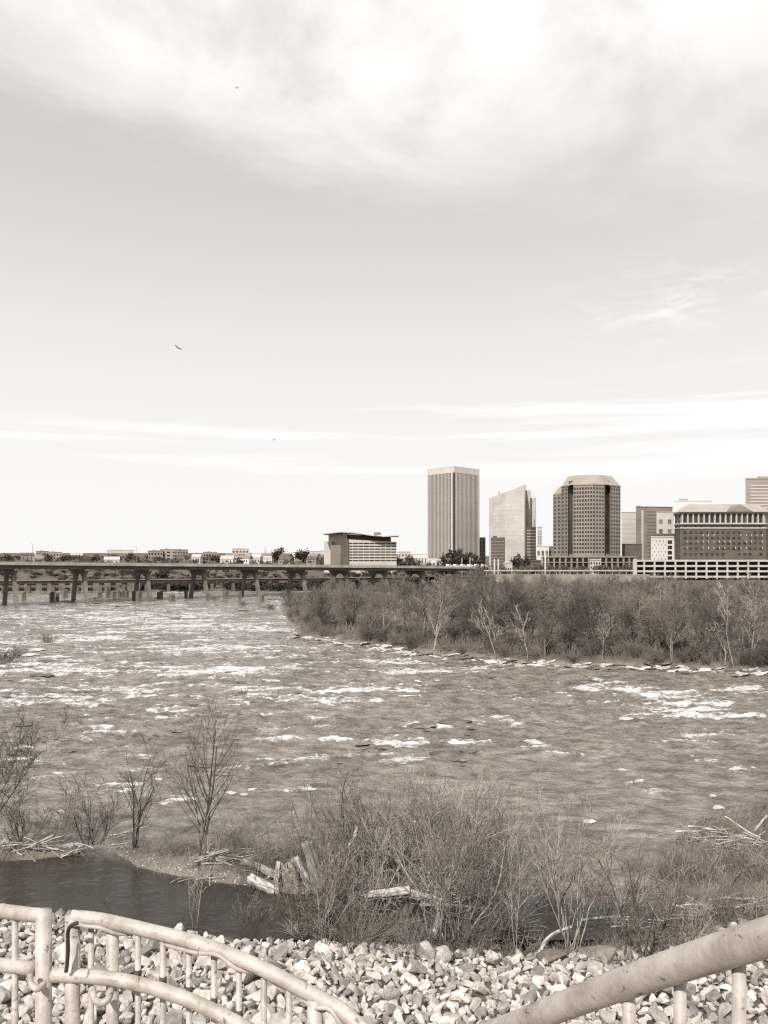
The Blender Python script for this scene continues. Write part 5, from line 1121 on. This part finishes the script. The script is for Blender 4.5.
# ------------------------------------------------------------------ far trees
def leafy(seed, dens=700, conic=0.):
    rg = np.random.RandomState(seed); n = dens; c = rg.randn(14, 3)*[.26, .26, .22]; k = rg.randint(0, 14, n); p = c[k]+rg.randn(n, 3)*.12; p[:, 2] += .62
    a = rg.randn(n, 3); a /= np.linalg.norm(a, axis=1, keepdims=True); b = np.cross(a, rg.randn(n, 3)); b /= np.linalg.norm(b, axis=1, keepdims=True); s = rg.uniform(.03, .06, n)[:, None]
    V = np.stack([p-a*s-b*s, p+a*s-b*s, p+a*s+b*s, p-a*s+b*s], 1).reshape(-1, 3); return npmesh('evergreen', V, np.arange(4*n).reshape(-1, 4))
def far_trees():
    ev = [leafy(i) for i in range(4)]
    for m in ev: m.materials.append(M_ever)
    tm = bpy.data.meshes.new('trunk'); mb = MB().tube([(0, 0, -.1), (0, 0, .5)], [.04, .02], 6); tm.from_pydata(mb.v, [], mb.f); tm.materials.append(M_bark)
    r2 = random.Random(31)
    def e(px, D, top, w, lab, g=None):
        x, y = XP(px, D), D; z = hz(x, y); h = ZP(top, D)-z; t = thing('evergreen_tree', lab, 'tree', (x, y, z), r2.random()*6, g); s = h/1.05; ww = w*D/F; t.scale = (ww, ww, s)
        link('trunk', tm, None, t); link('crown', ev[r2.randrange(4)], None, t)
    for px, D, top, w, lab in ((450, 640, 553, 14, 'dark round evergreen before the tallest tower, leftmost and largest'), (459, 645, 551, 14, 'dark evergreen before the slot of the tallest tower'), (468, 650, 554, 12, 'dark evergreen before the right face of the tallest tower'), (477, 640, 556, 10, 'dark evergreen at the right foot of the tallest tower'),
                               (279, 800, 549, 12, 'dark round treetop on the skyline left of the white house'), (303, 800, 551.5, 16, 'wide dark treetop on the skyline left of the sweeping-roof office'), (163, 420, 571, 12, 'dark round tree under the road bridge between piers'), (524, 560, 557, 10, 'dark tree below the pointed tower'), (516, 580, 556, 9, 'dark tree left of the narrow balconied block'), (443, 640, 558, 9, 'low dark tree at the left foot of the tallest tower')):
        e(px, D, top, w, lab)
    for i in range(120):
        px = r2.uniform(-20, 428); D = r2.uniform(620, 1250); x, y = XP(px, D), D; top = 556.3+r2.uniform(-2.6, 3.5)+(D < 800)*3
        bare = r2.random() < .55
        if bare: pass
        else: e(px, D, top, r2.uniform(6, 13), 'distant dark evergreen on the hill beyond the bridge', 'evergreens on the far hill')
    for i in range(130):
        px = r2.uniform(90, 470); D = r2.uniform(378, 450); x, y = XP(px, D), D; z = hz(x, y); h = ZP(r2.uniform(575, 585), D)-z; k = max(.35, h/10)
        if i % 2 == 0: e(px, D, r2.uniform(577, 585), r2.uniform(9, 16), 'dark bushy tree on the far bank seen under the road bridge', 'dark trees on the far bank')
    # far-off woods that read as one mass: hill beyond the bridge, far bank, canal side
    lows = []
    for i in range(5):
        rg = random.Random(900+i); segs = []
        for k in range(3): grow(segs, (0, 0, -.3), (rg.uniform(-.3, .3), rg.uniform(-.3, .3), 1), rg.uniform(6, 8), .12, 0, 3, rg, 4, .12, .04, (6, 5, 4), .55, (.45, 1.0), .10, .15)
        v, f = prisms(segs, 3); v *= 10/v[:, 2].max(); lows.append((v, f))
    def wood(name, lab, spots, m):
        VV, FF, nv = [], [], 0
        for x, y, z, w, h in spots:
            v, f = lows[r2.randrange(5)]; a = r2.random()*6.28; c, sn = math.cos(a), math.sin(a); k = w/10
            q = np.stack([(v[:, 0]*c-v[:, 1]*sn)*k+x, (v[:, 0]*sn+v[:, 1]*c)*k+y, v[:, 2]*h/10+z], 1); VV.append(q); FF.append(f+nv); nv += len(v)
        tag(link(name, npmesh(name, np.concatenate(VV), np.concatenate(FF)), m), lab, 'trees', kind='stuff')
    sp = []
    for i in range(230):
        px = r2.uniform(-30, 430); D = r2.uniform(560, 1250); x, y = XP(px, D), D; z = hz(x, y); t = 556.0+r2.uniform(-2.0, 3.5)+(D < 800)*4; h = min(26, max(5, ZP(t, D)-z)); sp.append((x, y, z, h*r2.uniform(1.2, 2), h))
    wood('far_woods', 'band of bare trees on the hill beyond the bridge', sp, mat('far_twig', .08, .15, .9, .05))
    sp = []
    for i in range(190):
        px = r2.uniform(60, 480); D = r2.uniform(376, 440); x, y = XP(px, D), D; z = hz(x, y); h = max(2.5, ZP(r2.uniform(577, 586), D)-z); sp.append((x, y, z, h*r2.uniform(1.3, 2.2), h))
    for i in range(150):
        px = r2.uniform(-20, 480); D = r2.uniform(440, 640); x, y = XP(px, D), D; sp.append((x, y, hz(x, y), r2.uniform(4, 12), r2.uniform(1.5, 4.5)))
    for i in range(190):
        px = r2.uniform(95, 480); D = r2.uniform(352, 374); x, y = XP(px, D), D; sp.append((x, y, -.2, r2.uniform(6, 11), r2.uniform(3, 4.6)))
    wood('far_bank_woods', 'dark thicket on the far bank seen under the bridges', sp, mat('far_dark_twig', .035, .08, .9, .05))
    sp = []
    for i in range(70):
        px = r2.uniform(470, 650); D = r2.uniform(440, 545); x, y = XP(px, D), D; z = hz(x, y); h = max(3, ZP(r2.uniform(563, 570), D)-z); sp.append((x, y, z, h*r2.uniform(1., 1.6), h))
    wood('canal_side_woods', 'line of small bare trees between the canal and the towers', sp, mat('far_twig', .08, .15, .9, .05))
far_trees()

# ------------------------------------------------------------------ birds
bird_specs = ((178, 348, 80, .95, 'larger dark bird gliding in the left half of the open sky', .9, .35), (237, 88, 110, .8, 'small bird high up at the edge of the top cloud', -.5, .2), (274, 440, 140, .8, 'tiny bird low in the sky above the bridge', .4, -.2))
for sp in bird_specs:
    px, py, D, span, lab, rz, bank = sp
    me = bpy.data.meshes.new('bird'); o = link('bird', me, M_bird)
    s = span/2
    V = [(0, 0, 0), (0, .18*s, .01*s), (0, .36*s, .03*s), (0, .46*s, .03*s), (0, -.22*s, 0), (0, -.45*s, 0)]; E = [(0, 1), (1, 2), (2, 3), (0, 4), (4, 5)]
    Rr = [(.11, .11), (.10, .10), (.06, .06), (.02, .02), (.07, .06), (.11, .015)]
    for sx in (-1, 1):
        b = len(V); V += [(sx*.3*s, .08*s, .10*s), (sx*.62*s, .05*s, .16*s), (sx*1.0*s, -.12*s, .10*s)]; E += [(1, b), (b, b+1), (b+1, b+2)]; Rr += [(.03, .12), (.025, .11), (.01, .04)]
    me.from_pydata(V, E, [])
    o.location = PT(px, py, D); o.rotation_euler = (R(15), bank, rz)
    o.modifiers.new('skin', 'SKIN')
    if not me.skin_vertices:
        bm = bmesh.new(); bm.from_mesh(me); bm.verts.layers.skin.verify(); bm.to_mesh(me); bm.free()
    for i, (a, b) in enumerate(Rr):
        me.skin_vertices[0].data[i].radius = (a*s, b*s); me.skin_vertices[0].data[i].use_root = (i == 0)
    sub = o.modifiers.new('sub', 'SUBSURF'); sub.levels = 1; sub.render_levels = 1
    tag(o, lab, 'bird')
